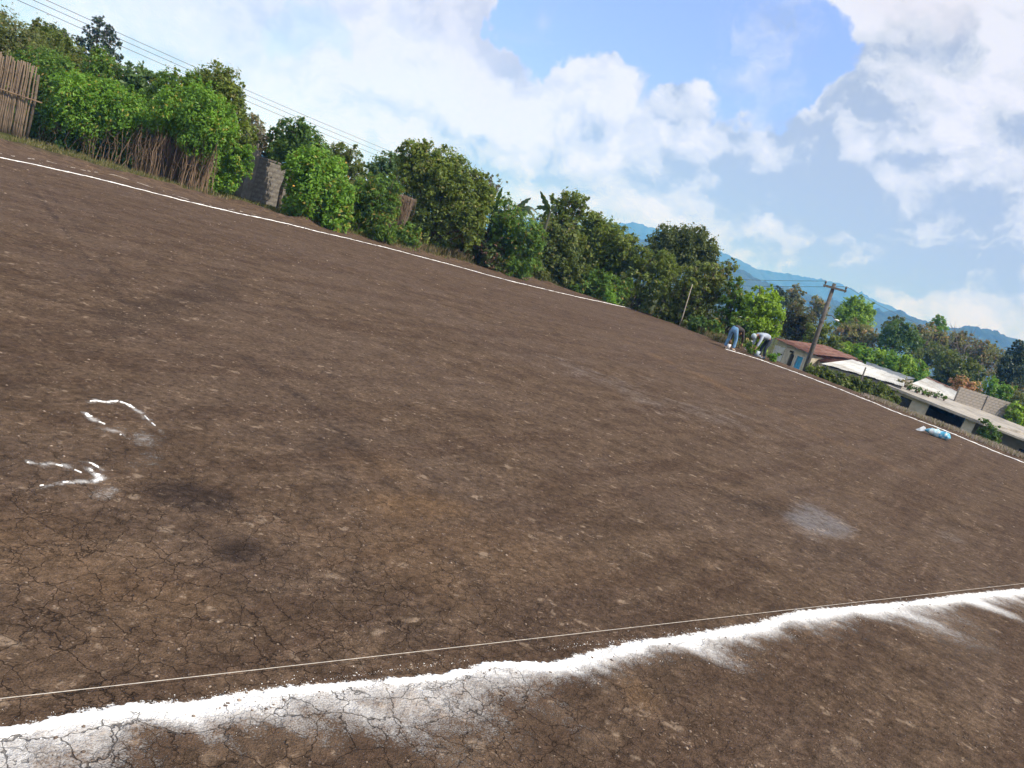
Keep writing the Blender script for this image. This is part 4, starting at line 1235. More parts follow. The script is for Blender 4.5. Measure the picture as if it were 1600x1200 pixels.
# ------------------------------------------------------------------ bamboo fence
fence0 = W(35, 221, 25.8)
fd = np.array([-1.0, -0.10])
fd /= np.linalg.norm(fd)
fz = hz(fence0[0], fence0[1])
root = thing('bamboo_fence', 'tall brown fence of upright bamboo canes with a rail', 'fence', (fence0[0], fence0[1], fz))
cane_m = plain('cane', (0.20, 0.145, 0.10), 0.75, 0.35, 3.0, 0.004, dirt=(0.12, 0.085, 0.06), dirt_amt=0.7)
canes = []
for q in range(6):
    mb = MB()
    hh = 2.35 + 0.14 * random.random()
    pts = [(random.gauss(0, .012), random.gauss(0, .012), z) for z in np.linspace(-0.1, hh, 6)]
    mb.tube(pts, [0.030, 0.030, 0.029, 0.028, 0.026, 0.022], 7)
    for z in (0.5, 1.0, 1.5, 2.0):
        mb.tube([(0, 0, z - .012), (0, 0, z + .012)], 0.034, 7, False)
    canes.append(make_mesh('cane', mb.v, mb.f, cane_m, True))
for i in range(62):
    d = i * 0.056 + random.uniform(-.008, .008)
    o = link('cane', canes[i % 6], root, (fd[0] * d, fd[1] * d + random.uniform(-.015, .015), random.uniform(-.05, .03)), (random.gauss(0, .008), random.gauss(0, .009), random.random() * 6))
for z in (0.62, 1.33, 2.05):
    if z == 1.33:
        MB().tube([(0.45, -0.06, z - .02), (fd[0] * 1.9, fd[1] * 1.9 - .06, z + .02), (fd[0] * 3.9, fd[1] * 3.9 - .06, z)], 0.026, 6).build('rail', DRY, root, True)
MB().tube([(0.10, 0.03, -.2), (0.13, 0.04, 1.2), (0.10, 0.04, 2.15)], [0.05, 0.048, 0.042], 7).build('post', BARK, root, True)

# ------------------------------------------------------------------ block wall ruin by the gap
block_m = plain('concrete_block', (0.185, 0.17, 0.15), 0.95, 0.25, 5, 0.006, dirt=(0.085, 0.07, 0.06), dirt_amt=0.75)
mort_m = plain('mortar', (0.125, 0.115, 0.105), 0.95, 0.2, 8, 0.004)
conc_m = plain('raw_concrete', (0.24, 0.215, 0.19), 0.95, 0.3, 3, 0.006, dirt=(0.06, 0.05, 0.045), dirt_amt=0.75)


def block_courses(root, length, hgt, thick, bl, bh, mat, mort, x0=0.0, y0=0.0, z0=0.0, jt=.014, rec=.03):
    """courses of blocks along local +x, recessed joints over a mortar core"""
    mb = MB().box((0, 0, 0), (bl - jt, thick, bh - jt))
    me_full = make_mesh('block', mb.v, mb.f, mat)
    mb = MB().box((0, 0, 0), (bl / 2 - jt, thick, bh - jt))
    me_half = make_mesh('block', mb.v, mb.f, mat)
    n = int(round(length / bl))
    rows = int(round(hgt / bh))
    MB().box((x0 + n * bl / 2, y0, z0 + rows * bh / 2), (n * bl - .02, thick - rec, rows * bh - .02)).build('mortar', mort, root)
    for rw in range(rows):
        z = z0 + (rw + .5) * bh
        offs = [(c_ + .5) * bl for c_ in range(n)] if rw % 2 == 0 else [(c_ + 1) * bl for c_ in range(n - 1)]
        for u in offs:
            link('block', me_full, root, (x0 + u, y0 + random.uniform(-.005, .005), z), (0, random.uniform(-.006, .006), random.uniform(-.006, .006)))
        if rw % 2:
            link('block', me_half, root, (x0 + bl * .25, y0, z))
            link('block', me_half, root, (x0 + n * bl - bl * .25, y0, z))


cn = G(387, 312)
rz = math.atan2(LD[1], LD[0])
root = thing('block_wall', 'weathered grey block wall with a concrete gate column at the gap', 'wall', (cn[0], cn[1], hz(cn[0], cn[1]) - .05), rz)
block_courses(root, 4.4, 1.8, 0.16, 0.40, 0.20, block_m, mort_m, x0=0.12, y0=0.16, jt=.009, rec=.012)
MB().box((0.0, 0.20, 1.0), (0.24, 0.30, 2.1)).build('column', conc_m, root)
mbq = MB().box((-0.06, 0.66, 0.98), (0.07, 0.62, 1.95)).box((-0.09, 0.98, 1.0), (0.09, 0.09, 2.0))
mbq.build('side_panel', plain('weathered_board', (0.13, 0.11, 0.095), 0.9, 0.3, 3, 0.004), root)
MB().box((0.04, 0.24, 2.18), (0.07, 0.07, 0.34)).build('stub', conc_m, root)
mbq = MB()
for i in range(9):
    mbq.box((0.35 + i * .5, 0.16, 1.835 + random.uniform(-.02, .02)), (0.48, 0.22 + random.uniform(-.03, .03), 0.07))
mbq.build('coping', conc_m, root)
# timber and scrap in the dark gap left of it
gp = G(366, 302)
root = thing('scrap_timber', 'dark leaning boards piled in the gap beside the block wall', 'timber', (gp[0] - .2, gp[1] + .6, hz(gp[0], gp[1])))
tim = plain('old_timber', (0.06, 0.045, 0.035), 0.9, 0.4, 4)
for i in range(7):
    x = random.uniform(-.5, .5)
    MB().hexa([(x, 0, 0), (x + .12, 0, 0), (x + .12, .03, 0), (x, .03, 0), (x + .2 + random.uniform(-.5, .2), .5, 1.0 + random.random() * .6), (x + .32, .5, 1.1), (x + .32, .53, 1.1), (x + .2, .53, 1.1 + random.random() * .4)]).build('board', tim, root)

# ruined earth wall end with dry vines
e0 = W(620, 362, 33.2)
root = thing('earth_wall', 'broken brown earth wall end draped in dead vines', 'wall', (e0[0], e0[1], hz(e0[0], e0[1])))
ew = W(626, 306, 33.2)[2] - hz(e0[0], e0[1])
adobe = plain('adobe', (0.13, 0.095, 0.07), 0.95, 0.3, 4, 0.02, dirt=(0.09, 0.06, 0.042))
mbq = MB()
nz = 9
vs, fs = [], []
for i in range(nz):
    t = i / (nz - 1)
    hw = 0.10 + 0.13 * t ** 2 + random.uniform(-.03, .03)
    lean_ = 0.10 * t - .05
    z = t * ew
    vs += [(-0.35 + lean_ - hw * .4, -0.25, z), (0.1 + lean_ + hw * .35, -0.25, z), (0.1 + lean_ + hw * .35, 0.9, z + .06), (-0.35 + lean_ - hw * .4, 0.9, z + .06)]
    if i:
        a = (i - 1) * 4
        fs += [(a, a + 1, a + 5, a + 4), (a + 1, a + 2, a + 6, a + 5), (a + 2, a + 3, a + 7, a + 6), (a + 3, a, a + 4, a + 7)]
fs.append((len(vs) - 4, len(vs) - 3, len(vs) - 2, len(vs) - 1))
mbq.add(vs, fs)
mbq.build('wall', adobe, root)
mbq = MB()
for i in range(170):
    x = random.uniform(-.42, .33)
    y = random.uniform(-.35, -.27) if random.random() < .7 else random.uniform(-.2, .8)
    z = ew + random.uniform(-.05, .10)
    l = random.uniform(.3, 1.3)
    mbq.tube([(x, y, z), (x + random.gauss(0, .05), y - .05, z - l * .5), (x * .8 + random.gauss(0, .08), y - .03, max(0.02, z - l))], [.010, .008, .005], 4, False)
tag(mbq.build('dead_vines', plain('dead_vine', (0.18, 0.125, 0.085), .9, .35, 5), root), kind='stuff')

# ------------------------------------------------------------------ utility pole
pb_, pt_ = W(1257, 581, 45), W(1304, 443, 45)
dirp = (pb_ - pt_) / np.linalg.norm(pb_ - pt_)
gz_ = hz(pb_[0], pb_[1])
base = pb_ + dirp * ((pb_[2] - gz_) / -dirp[2])
root = thing('utility_pole', 'tall leaning wooden utility pole with one crossarm', 'utility pole', tuple(base))
org = base
wood = plain('pole_wood', (0.105, 0.095, 0.085), 0.9, 0.35, 3, 0.006, dirt=(0.05, 0.042, 0.036))
MB().tube([base - org + dirp * .4, (base + pt_) / 2 - org, pt_ - org], [0.155, 0.13, 0.10], 10).build('pole', wood, root, True)
ca_, cb_ = W(1285.5, 445.5, 45), W(1320.5, 455, 45)
cdir = (cb_ - ca_) / np.linalg.norm(cb_ - ca_)
ux = -dirp
uy = np.cross(cdir, ux)


def obox(mb, a, b, w1, w2, u):
    d = (b - a) / np.linalg.norm(b - a)
    s_ = np.cross(d, u)
    s_ /= np.linalg.norm(s_)
    u_ = np.cross(s_, d)
    p = []
    for e in (a, b):
        for i, j in ((-1, -1), (1, -1), (1, 1), (-1, 1)):
            p.append(e + s_ * i * w1 / 2 + u_ * j * w2 / 2 - org)
    return mb.hexa(p)


off_ = np.array([0, -.16, 0])
obox(MB(), ca_ + off_, cb_ + off_, 0.10, 0.12, ux).build('crossarm', wood, root)
ins = plain('insulator_ceramic', (0.10, 0.085, 0.08), 0.4, 0.2)
for e in (ca_ + cdir * .06, cb_ - cdir * .06):
    e = e + off_ - org
    MB().tube([e - ux * .1, e + ux * .12, e + ux * .14, e + ux * .24, e + ux * .26], [.03, .035, .065, .06, .03], 8).build('insulator', ins, root, True)
la, lb_ = W(1291, 492, 44.8), W(1306, 500, 44)
MB().tube([la - org, (la + lb_) / 2 - org + [0, 0, .12], lb_ - org], 0.022, 6).build('lamp_arm', ins, root, True)
MB().ball(lb_ - org + np.array([.05, 0, 0]), (.16, .14, .06), 10, 6).build('lamp', plain('lamp_glass', (0.75, 0.75, 0.72), .35, .05), root, True)
for t in (.30, .47):
    q = pt_ + dirp * (t * np.linalg.norm(base - pt_)) - org
    MB().tube([q - ux * .05, q + ux * .05], .14, 10, False).build('band', ins, root)

wire_m = plain('wire', (0.05, 0.05, 0.055), 0.6, 0.1)


def wire(label, a, b, sag, grp, r0=0.012, n=26):
    pts = []
    for q in np.linspace(0, 1, n):
        p = a + (b - a) * q
        p = p - np.array([0, 0, sag * 4 * q * (1 - q)])
        pts.append(p)
    tag(MB().tube(pts, r0, 5).build('overhead_wire', wire_m), label, 'wire', grp)


g1 = 'three wires crossing the sky above the hedge'
for (a, b, lb) in (((-120, -88), (690, 268), 'uppermost of three thin wires over the left hedge'), ((-120, -78), (690, 275), 'middle one of three thin wires over the left hedge'), ((-120, -66), (690, 282), 'lowest of three thin wires over the left hedge')):
    wire(lb, W(*a, 40), W(*b, 118), 0.35, g1, 0.017)
g2 = 'wires strung to the utility pole'
tops = [ca_ + cdir * .06 + off_ + ux * .26, cb_ - cdir * .06 + off_ + ux * .26]
wire('thin wire from the left insulator running behind the domed tree', tops[0], W(1010, 424, 100), 0.3, g2, 0.012)
wire('thin wire from the right insulator running behind the domed tree', tops[1], W(1010, 436, 100), 0.3, g2, 0.012)
wire('thin wire leaving the pole top towards the far ridge trees', tops[1], W(1560, 530, 95), 1.0, g2, 0.010)

# thin bare pole in the corner bushes, stakes beside it
a, b = W(1066, 497, 41.6), W(1082, 444, 41.6)
root = thing('thin_pole', 'thin pale leaning pole in front of the creeper covered tree', 'pole', (a[0], a[1], hz(a[0], a[1])))
MB().tube([(0, 0, -.2), a - np.array(root.location), b - np.array(root.location)], [.035, .03, .02], 6).build('shaft', plain('pale_wood', (0.33, 0.29, 0.24), .8, .2), root, True)
for px, py, lb in ((1010, 484, 'short dark stake below the tangled shrub'), (985, 478, 'short dark stake near the strap leaved clump'), (1078, 508, 'short dark stake below the thin pale pole'), (1040, 496, 'short dark stake left of the thin pale pole')):
    p = G(px, py + 4)
    o = MB().tube([(0, 0, -.2), (0.02, 0, .5), (.05, 0, .8)], [.035, .03, .025], 6).build('stake', BARK, None, True, (p[0], p[1], hz(p[0], p[1])))
    tag(o, lb, 'stake', 'stakes along the far field edge')


# ------------------------------------------------------------------ houses and sheds
cream = plain('cream_plaster', (0.58, 0.52, 0.40), 0.9, 0.12, 2, 0.004, dirt=(0.20, 0.16, 0.11), dirt_amt=0.55)
beige = plain('beige_render', (0.60, 0.54, 0.44), 0.9, 0.10, 2, 0.003, dirt=(0.34, 0.28, 0.21), dirt_amt=0.5)
greyr = plain('grey_render', (0.24, 0.22, 0.20), 0.9, 0.18, 2, 0.004, dirt=(0.13, 0.11, 0.10), dirt_amt=0.6)
rust = plain('rusty_sheet', (0.135, 0.055, 0.040), 0.75, 0.4, 2.5, 0, dirt=(0.23, 0.15, 0.115), dirt_amt=0.7)
whitesheet = plain('white_sheet', (0.50, 0.51, 0.51), 0.6, 0.15, 1.2, 0, dirt=(0.27, 0.25, 0.22), dirt_amt=0.75, dirt_scale=0.8)
galv = plain('grey_sheet', (0.13, 0.155, 0.185), 0.6, 0.2, 2.0, 0, dirt=(0.08, 0.085, 0.09))
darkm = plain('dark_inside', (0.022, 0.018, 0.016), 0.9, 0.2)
bluep = plain('blue_paint', (0.05, 0.36, 0.62), 0.5, 0.15, 3, 0, dirt=(0.25, 0.35, 0.42), dirt_amt=0.35, dirt_scale=4)
slabm = plain('roof_slab', (0.33, 0.305, 0.27), 0.9, 0.22, 1.5, 0.004, dirt=(0.15, 0.135, 0.12), dirt_amt=0.8, dirt_scale=0.6)
whitew = plain('whitewashed_board', (0.66, 0.65, 0.62), 0.85, 0.12, 3, 0, dirt=(0.28, 0.25, 0.22))


def sheet_roof(root, p00, p10, p01, p11, nsheet, mat, thick=0.02, amp=0.022, waves=6, name='roof_sheet'):
    """corrugated sheets side by side between eave p00-p10 and ridge p01-p11 (local points); ribs run eave to ridge"""
    p00, p10, p01, p11 = [np.array(q, float) for q in (p00, p10, p01, p11)]
    nv = np.cross(p10 - p00, p01 - p00)
    nv /= np.linalg.norm(nv)
    if nv[2] < 0:
        nv = -nv
    for s in range(nsheet):
        vs, fs = [], []
        n = waves * 4
        lift = 0.03 * (s % 2)
        for i in range(n + 1):
            u = (s + i / n * 1.03) / nsheet
            h = amp * math.sin(2 * math.pi * waves * i / n) + lift
            a, b = p00 + (p10 - p00) * u, p01 + (p11 - p01) * u
            vs += [a + nv * h, b + nv * h, a + nv * (h - thick * .3), b + nv * (h - thick * .3)]
        for i in range(n):
            q = i * 4
            fs += [(q, q + 4, q + 5, q + 1), (q + 2, q + 3, q + 7, q + 6), (q, q + 2, q + 6, q + 4), (q + 1, q + 5, q + 7, q + 3)]
        MB().add(vs, fs).build(name, mat, root, True)


def local_frame(A, B):
    """origin A, x axis to B (horizontal), y away from the camera"""
    d = np.array([B[0] - A[0], B[1] - A[1]])
    L = np.linalg.norm(d)
    return math.atan2(d[1], d[0]), L


# --- garage building at the right
A, B = W(1394, 604, 50), W(1526, 656, 48)
rz, Lw = local_frame(A, B)
TILT = math.atan2(A[2] - B[2], Lw)
Lw = Lw / math.cos(TILT)
GB = hz(W(1450, 630, 47)[0], 47)
zt = A[2] - GB
root = thing('garage_building', 'low beige flat roofed garage building with a wide dark opening', 'building', (A[0], A[1], GB), rz)
UX = np.array([math.cos(TILT) * math.cos(rz), math.cos(TILT) * math.sin(rz), -math.sin(TILT)])
UZ = np.array([math.sin(TILT) * math.cos(rz), math.sin(TILT) * math.sin(rz), math.cos(TILT)])
root.rotation_euler = (0, TILT, rz)
root.location = tuple(A - UZ * zt)


def uof(px, py):
    """position along the facade of a pixel, in metres from A"""
    d = F_ + R_ * (px - 800) / FOC - U_ * (py - 600) / FOC
    nrm = np.array([-math.sin(rz), math.cos(rz), 0])
    t = ((A - EYE) @ nrm) / (d @ nrm)
    p = EYE + d * t - A
    return p @ UX, p @ UZ + zt


DEP = 11.0
wt = zt - 0.16
wa, wb_ = uof(1406, 622)[0], uof(1424, 628)[0]
da, db = uof(1452, 634)[0], uof(1508, 655)[0]
wz0, wz1 = uof(1415, 640)[1], uof(1412, 620)[1]
dz1 = uof(1455, 632)[1]
ea = uof(1399, 615)[0]
eb = Lw + 0.05
th_ = .2
mbq = MB()


def wallbox(x0, x1, z0, z1):
    mbq.box(((x0 + x1) / 2, th_ / 2, (z0 + z1) / 2), (x1 - x0, th_, z1 - z0))


wallbox(ea, wa, 0, wt)
wallbox(wa, wb_, 0, wz0)
wallbox(wa, wb_, wz1, wt)
wallbox(wb_, da, 0, wt)
wallbox(da, db, dz1, wt)
wallbox(db, eb, 0, wt)
mbq.build('front_wall', beige, root)
MB().box((ea + .1, DEP / 2 + .1, wt / 2), (.2, DEP - .25, wt)).box((eb - .1, DEP / 2 + .1, wt / 2), (.2, DEP - .25, wt)).build('side_wall', beige, root)
MB().box(((ea + eb) / 2, DEP, wt / 2), (eb - ea + 4, .2, wt)).build('back_wall', greyr, root)
mbq = MB()
fr = MB()
for x in (wa + .03, wb_ - .03):
    fr.box((x, .10, (wz0 + wz1) / 2), (.06, .1, wz1 - wz0))
for z in (wz0 + .03, wz1 - .03):
    fr.box(((wa + wb_) / 2, .10, z), (wb_ - wa - .12, .1, .06))
win = fr.build('window', darkm, root)
gl = MB().box(((wa + wb_) / 2, .12, (wz0 + wz1) / 2), (wb_ - wa - .13, .02, wz1 - wz0 - .13))
gl.build('pane', plain('dark_pane', (0.04, 0.042, 0.035), 0.25, 0.5, 3), win)
bb = MB()
for i in range(1, 6):
    x = wa + (wb_ - wa) * i / 6
    bb.tube([(x, .03, wz0), (x, .03, wz1)], .012, 5)
bb.build('bars', darkm, win)
MB().box(((da + db) / 2, 2.4, 1.1), (db - da + 1, .05, 2.4)).build('inner_wall', plain('dim_wall', (0.05, 0.04, 0.037), .9, .2), root)  # sheet coloured dim, shade of the garage interior put into its colour
# roof slab rises gently to the back
zr = (W(1500, 628, 58) - A) @ UZ + zt
x0, x1 = -0.35, Lw + 6.5
xr = x0 + 1.6
mb = MB().hexa([(x0, -.45, wt), (Lw + .4, -.45, wt), (x1, DEP + .3, zr - .16), (xr, DEP + .3, zr - .16), (x0, -.45, zt), (Lw + .4, -.45, zt), (x1, DEP + .3, zr), (xr, DEP + .3, zr)])
mb.build('roof', slabm, root)
ex = Lw + 4.5
MB().hexa([(Lw + .41, -.25, wt + .01), (ex, 0.6, wt - .02), (ex + 4, DEP, wt + .1), (Lw + 2, 6, wt + .2), (Lw + .41, -.25, zt - .03), (ex, 0.6, zt - .06), (ex + 4, DEP, zt + .1), (Lw + 2, 6, zt + .2)]).build('porch_roof', slabm, root)
MB().box((Lw + 2.6, 2.2, wt / 2 - .02), (4.6, .18, wt - .06)).build('porch_wall', greyr, root)
MB().box((Lw + 3.3, 2.09, wt - .75), (.35, .05, .4)).build('vent', darkm, root)

# parapet of blocks behind the roof
A2, B2 = W(1491, 625, 57.0), W(1579, 647, 58.5)
rz2, L2 = local_frame(A2, B2)
hp = 20 * mpp(56)
root = thing('block_parapet', 'unplastered grey block wall standing behind the garage roof', 'wall', (A2[0], A2[1], A2[2] - .35), rz2)
pblk = plain('pale_block', (0.27, 0.245, 0.22), 0.95, 0.15, 4, 0.004, dirt=(0.22, 0.19, 0.165), dirt_amt=.5)
block_courses(root, L2, hp + .35, .15, .40, .20, pblk, mort_m)
MB().box((L2 * .5, -.03, hp * .5 + .2), (.16, .24, hp + .40)).build('column', conc_m, root)
MB().box((L2 * .5, .1, -1.3 + .0), (L2 - .1, .12, 2.55)).build('base_wall', greyr, root)

# white pitched roof behind the garage
root = thing('white_roofed_shed', 'shed with a single sloping white sheet roof beside the block parapet', 'shed', tuple(W(1455, 620, 60)))
o3 = np.array(root.location)
q00, q10, q01, q11 = W(1412, 604, 58), W(1489, 626, 58), W(1447, 590.5, 64), W(1497, 612, 64)
root.location = tuple(o3)
sheet_roof(root, q00 - o3, q10 - o3, q01 - o3, q11 - o3, 7, whitesheet)
gzz = hz(o3[0], o3[1]) - o3[2]
for p, q, nm in ((q00, q10, 'front_wall'), (q01, q11, 'back_wall'), (q00, q01, 'side_wall'), (q10, q11, 'side_wall')):
    p, q = p - o3, q - o3
    n_ = np.cross(q - p, [0, 0, 1])
    n_ = n_ / np.linalg.norm(n_) * .06
    dn = np.array([0, 0, -.06])
    MB().hexa([np.array([*(p - n_)[:2], gzz]), np.array([*(q - n_)[:2], gzz]), np.array([*(q + n_)[:2], gzz]), np.array([*(p + n_)[:2], gzz]), p - n_ + dn, q - n_ + dn, q + n_ + dn, p + n_ + dn]).build(nm, greyr, root)
MB().tube([q01 - o3 + [0, 0, .05], q11 - o3 + [0, 0, .05]], .07, 6).build('ridge_cap', rust, root)


def shed(name, label, corners, Ys, nsheet, mat, wallmat, cap=None, seedx=0):
    """corners in photo pixels: eave a, eave b, ridge a, ridge b"""
    q = [W(px, py, Y) for (px, py), Y in zip(corners, Ys)]
    c_ = np.mean(q, axis=0)
    g_ = hz(c_[0], c_[1])
    root = thing(name, label, 'shed', (c_[0], c_[1], g_))
    o_ = np.array([c_[0], c_[1], g_])
    sheet_roof(root, q[0] - o_, q[1] - o_, q[2] - o_, q[3] - o_, nsheet, mat)
    for i, j, nm in ((0, 1, 'front_wall'), (2, 3, 'back_wall'), (0, 2, 'side_wall'), (1, 3, 'side_wall')):
        p, r2 = q[i] - o_, q[j] - o_
        cc = (np.mean(q, axis=0) - o_)
        p = p + (cc - p) * .06
        r2 = r2 + (cc - r2) * .06
        n_ = np.cross(r2 - p, [0, 0, 1])
        n_ = n_ / np.linalg.norm(n_) * .05
        dn = np.array([0, 0, -.10])
        MB().hexa([np.array([*(p - n_)[:2], 0]), np.array([*(r2 - n_)[:2], 0]), np.array([*(r2 + n_)[:2], 0]), np.array([*(p + n_)[:2], 0]), p - n_ + dn, r2 - n_ + dn, r2 + n_ + dn, p + n_ + dn]).build(nm, wallmat, root)
    if cap:
        MB().tube([q[2] - o_ + [0, 0, .05], q[3] - o_ + [0, 0, .05]], .06, 6).build('ridge_cap', cap, root)
    return root, o_, q


shed('long_white_shed', 'long shed under white sheets below the rusty roof', [(1283, 568, ), (1412, 604), (1332, 562), (1414, 592)], (52, 50, 57, 55), 9, whitesheet, greyr)
shed('grey_roofed_shed', 'shed with a narrow grey corrugated roof above the white sheets', [(1352, 573), (1410, 594), (1354, 565), (1430, 592)], (57.5, 56, 61, 59), 8, galv, greyr)
shed('rusty_roofed_house', 'house with a reddish rusty sheet roof right of the pole', [(1281, 565), (1338, 573), (1268, 541), (1347, 566)], (60, 59, 64.5, 64), 9, rust, cream, rust)
p1, p2 = W(1347, 592, 48.5), W(1353, 574, 48.5)
o = MB().tube([np.array([p1[0] - p2[0], p1[1] - p2[1], hz(p1[0], p1[1]) - p2[2]]), (0, 0, 0)], [.05, .045], 6).build('roof_post', wood, None, True, tuple(p2))
tag(o, 'short leaning post standing before the big white roof', 'post')

# little house with the blue door
A3, B3 = W(1229, 541, 62), W(1268, 551, 60)
B3[2] = A3[2]
rz3, L3 = local_frame(A3, B3)
g3 = hz(A3[0], A3[1])
root = thing('small_house', 'small cream house with a bright blue door and rusty roof', 'house', (A3[0], A3[1], g3), rz3)
zt3 = A3[2] - g3
A_s, rz_s, zt_s = A, rz, zt
A, rz, zt = A3, rz3, zt3
UX, UZ = np.array([math.cos(rz3), math.sin(rz3), 0]), np.array([0, 0, 1.0])
ar0, ar1 = uof(1230, 565)[0], uof(1237.5, 565)[0]
bd0, bd1 = uof(1238.5, 573)[0], uof(1250, 577)[0]
art = uof(1235, 551)[1]
bdt = uof(1246, 554)[1]
A, rz, zt = A_s, rz_s, zt_s
UX = np.array([math.cos(TILT) * math.cos(rz), math.cos(TILT) * math.sin(rz), -math.sin(TILT)])
UZ = np.array([math.sin(TILT) * math.cos(rz), math.sin(TILT) * math.sin(rz), math.cos(TILT)])
ar0 = max(ar0, .18)
bd0 = max(bd0, ar1 + .12)
bd1 = min(bd1, L3 - .35)
th_ = .16
mbq = MB()
wallbox(0, ar0, 0, zt3)
wallbox(ar0, ar1, art, zt3)
wallbox(ar1, bd0, 0, zt3)
wallbox(bd0, bd1, bdt, zt3)
wallbox(bd1, L3, 0, zt3)
# arch spandrels
am, ah = (ar0 + ar1) / 2, (ar1 - ar0) / 2
for sgn in (-1, 1):
    vs, fs = [], []
    for i in range(7):
        a_ = math.pi / 2 * i / 6
        xx = am + sgn * ah * math.cos(a_)
        zz = art - ah * 0.9 + ah * 0.9 * math.sin(a_)
        vs += [(xx, .0, zz), (xx, .0, art), (xx, th_, zz), (xx, th_, art)]
        if i:
            q = (i - 1) * 4
            fs += [(q, q + 4, q + 5, q + 1), (q + 2, q + 3, q + 7, q + 6), (q, q + 2, q + 6, q + 4)]
    mbq.add(vs, fs)
mbq.build('front_wall', cream, root)
MB().box((.08, 2.6, zt3 / 2), (.16, 4.8, zt3)).box((L3 - .08, 2.6, zt3 / 2), (.16, 4.8, zt3)).build('side_wall', cream, root)
MB().box((L3 / 2, 5.1, zt3 / 2), (L3, .16, zt3)).build('back_wall', cream, root)
MB().box((am, .9, art / 2), (ar1 - ar0 + .5, .05, art + .1)).build('doorway_inside', darkm, root)  # near-black sheet standing in for the shade behind the arch
fr = MB()
fr.box((bd0 + .04, .06, bdt / 2), (.08, .18, bdt)).box((bd1 - .04, .06, bdt / 2), (.08, .18, bdt)).box(((bd0 + bd1) / 2, .06, bdt - .04), (bd1 - bd0 - .16, .18, .08))
dr = MB().box(((bd0 + bd1) / 2, .07, bdt / 2 - .04), (bd1 - bd0 - .17, .05, bdt - .09)).build('door', bluep, root)
fr.build('frame', whitew, dr)
pn = MB()
for cx_ in (-.5, .5):
    for cz in (.28, .72):
        pn.box(((bd0 + bd1) / 2 + cx_ * (bd1 - bd0 - .2) * .5, .035, bdt * cz), ((bd1 - bd0) * .30, .03, bdt * .3))
pn.build('panel', bluep, dr)
bl_ = MB()
bl_.box((bd0 + .2, .03, bdt * .3), (.16, .035, .2)).box((bd1 - .22, .03, bdt * .22), (.18, .035, .26))
bl_.build('broken_panel', darkm, dr)
MB().box((ar0 + .1, -.02, zt3 - .28), (.35, .06, .16)).build('vent', darkm, root)
# lean-to of white boards on its left
nb = 6
lx = uof  # unused
for i in range(nb):
    MB().box((-.14 - i * .17, .02 + .01 * (i % 2), (zt3 - .15) / 2), (.155, .04, zt3 - .15 - .02 * (i % 3))).build('board', whitew, root)
MB().box((-.35, -.02, zt3 - .75), (.5, .05, .08)).build('rail', darkm, root)
MB().box((-.62, -.04, zt3 * .66), (.26, .04, .3)).build('hatch', darkm, root)
sheet_roof(root, (-1.05, -.45, zt3 + .30), (L3 + .3, -.45, zt3 + .04), (-.75, 5.4, zt3 + .95), (L3 + .3, 5.4, zt3 + .75), 7, rust)
# gable infill under the roof
MB().hexa([(-.95, .0, zt3 - .12), (L3, .0, zt3 - .001), (L3, .1, zt3 - .001), (-.95, .1, zt3 - .12), (-.95, .0, zt3 + .27), (L3, .0, zt3 + .03), (L3, .1, zt3 + .03), (-.95, .1, zt3 + .27)]).build('gable', cream, root)

# plants and pots along the garage roof edge
potm = plain('clay_pot', (0.12, 0.065, 0.05), .8, .2)
for i, (px, py, lb, mt) in enumerate([(1404, 599, 'first potted plant at the corner of the garage roof', L_dryv), (1413, 601, 'tall pale potted plant second along the garage roof', L_gray), (1420, 606, 'small dark potted plant third along the garage roof', L_deep),
                                  (1432, 610, 'dark green potted plant below the single white roof', L_deep), (1441, 613, 'green potted plant in the middle of the roof edge row', L_mid), (1450, 616, 'reddish potted plant on the garage roof edge', L_brown),
                                  (1461, 618, 'spiky bluish potted plant near the row end', L_blue), (1474, 622, 'small green potted plant last along the garage roof', L_mid)]):
    rd = F_ + R_ * (px - 800) / FOC - U_ * (py + 4 - 600) / FOC
    m_ = (zr - zt) / (DEP + .75)
    UY = np.cross(UZ, UX)
    e_ = EYE - A
    t_ = ((e_ @ UY + .45) * m_ - e_ @ UZ) / (rd @ UZ - (rd @ UY) * m_)
    p = EYE + rd * t_
    if not (0 < (p - A) @ UY < 6):
        p = EYE + rd * (((A - EYE) @ UY + .3) / (rd @ UY))
        p = p + UZ * (zt + .1 - ((p - A) @ UZ + zt))
    p = p + UZ * .10
    hr = 0.16
    root = thing('potted_plant', lb, 'potted plant', tuple(p), 0, 'potted plants along the garage roof')
    ps = [1.0, 1.25, .7, .8, .9, .65, 1.0, .6][i]
    MB().tube([(0, 0, -.10), (0, 0, .06 * ps)], [.08 * ps, .11 * ps], 8).build('pot', potm, root)
    c_ = (p[0], p[1], p[2] + .20 * ps)
    me = leaf_mesh('foliage', [(c_[0], c_[1], c_[2], .19 * ps), (c_[0] + .2 * ps, c_[1], c_[2] + .04, .15 * ps), (c_[0] - .22 * ps, c_[1], c_[2] - .08, .14 * ps)], 260, .12, mt, 900 + i, tuple(p))
    link('foliage', me, root)

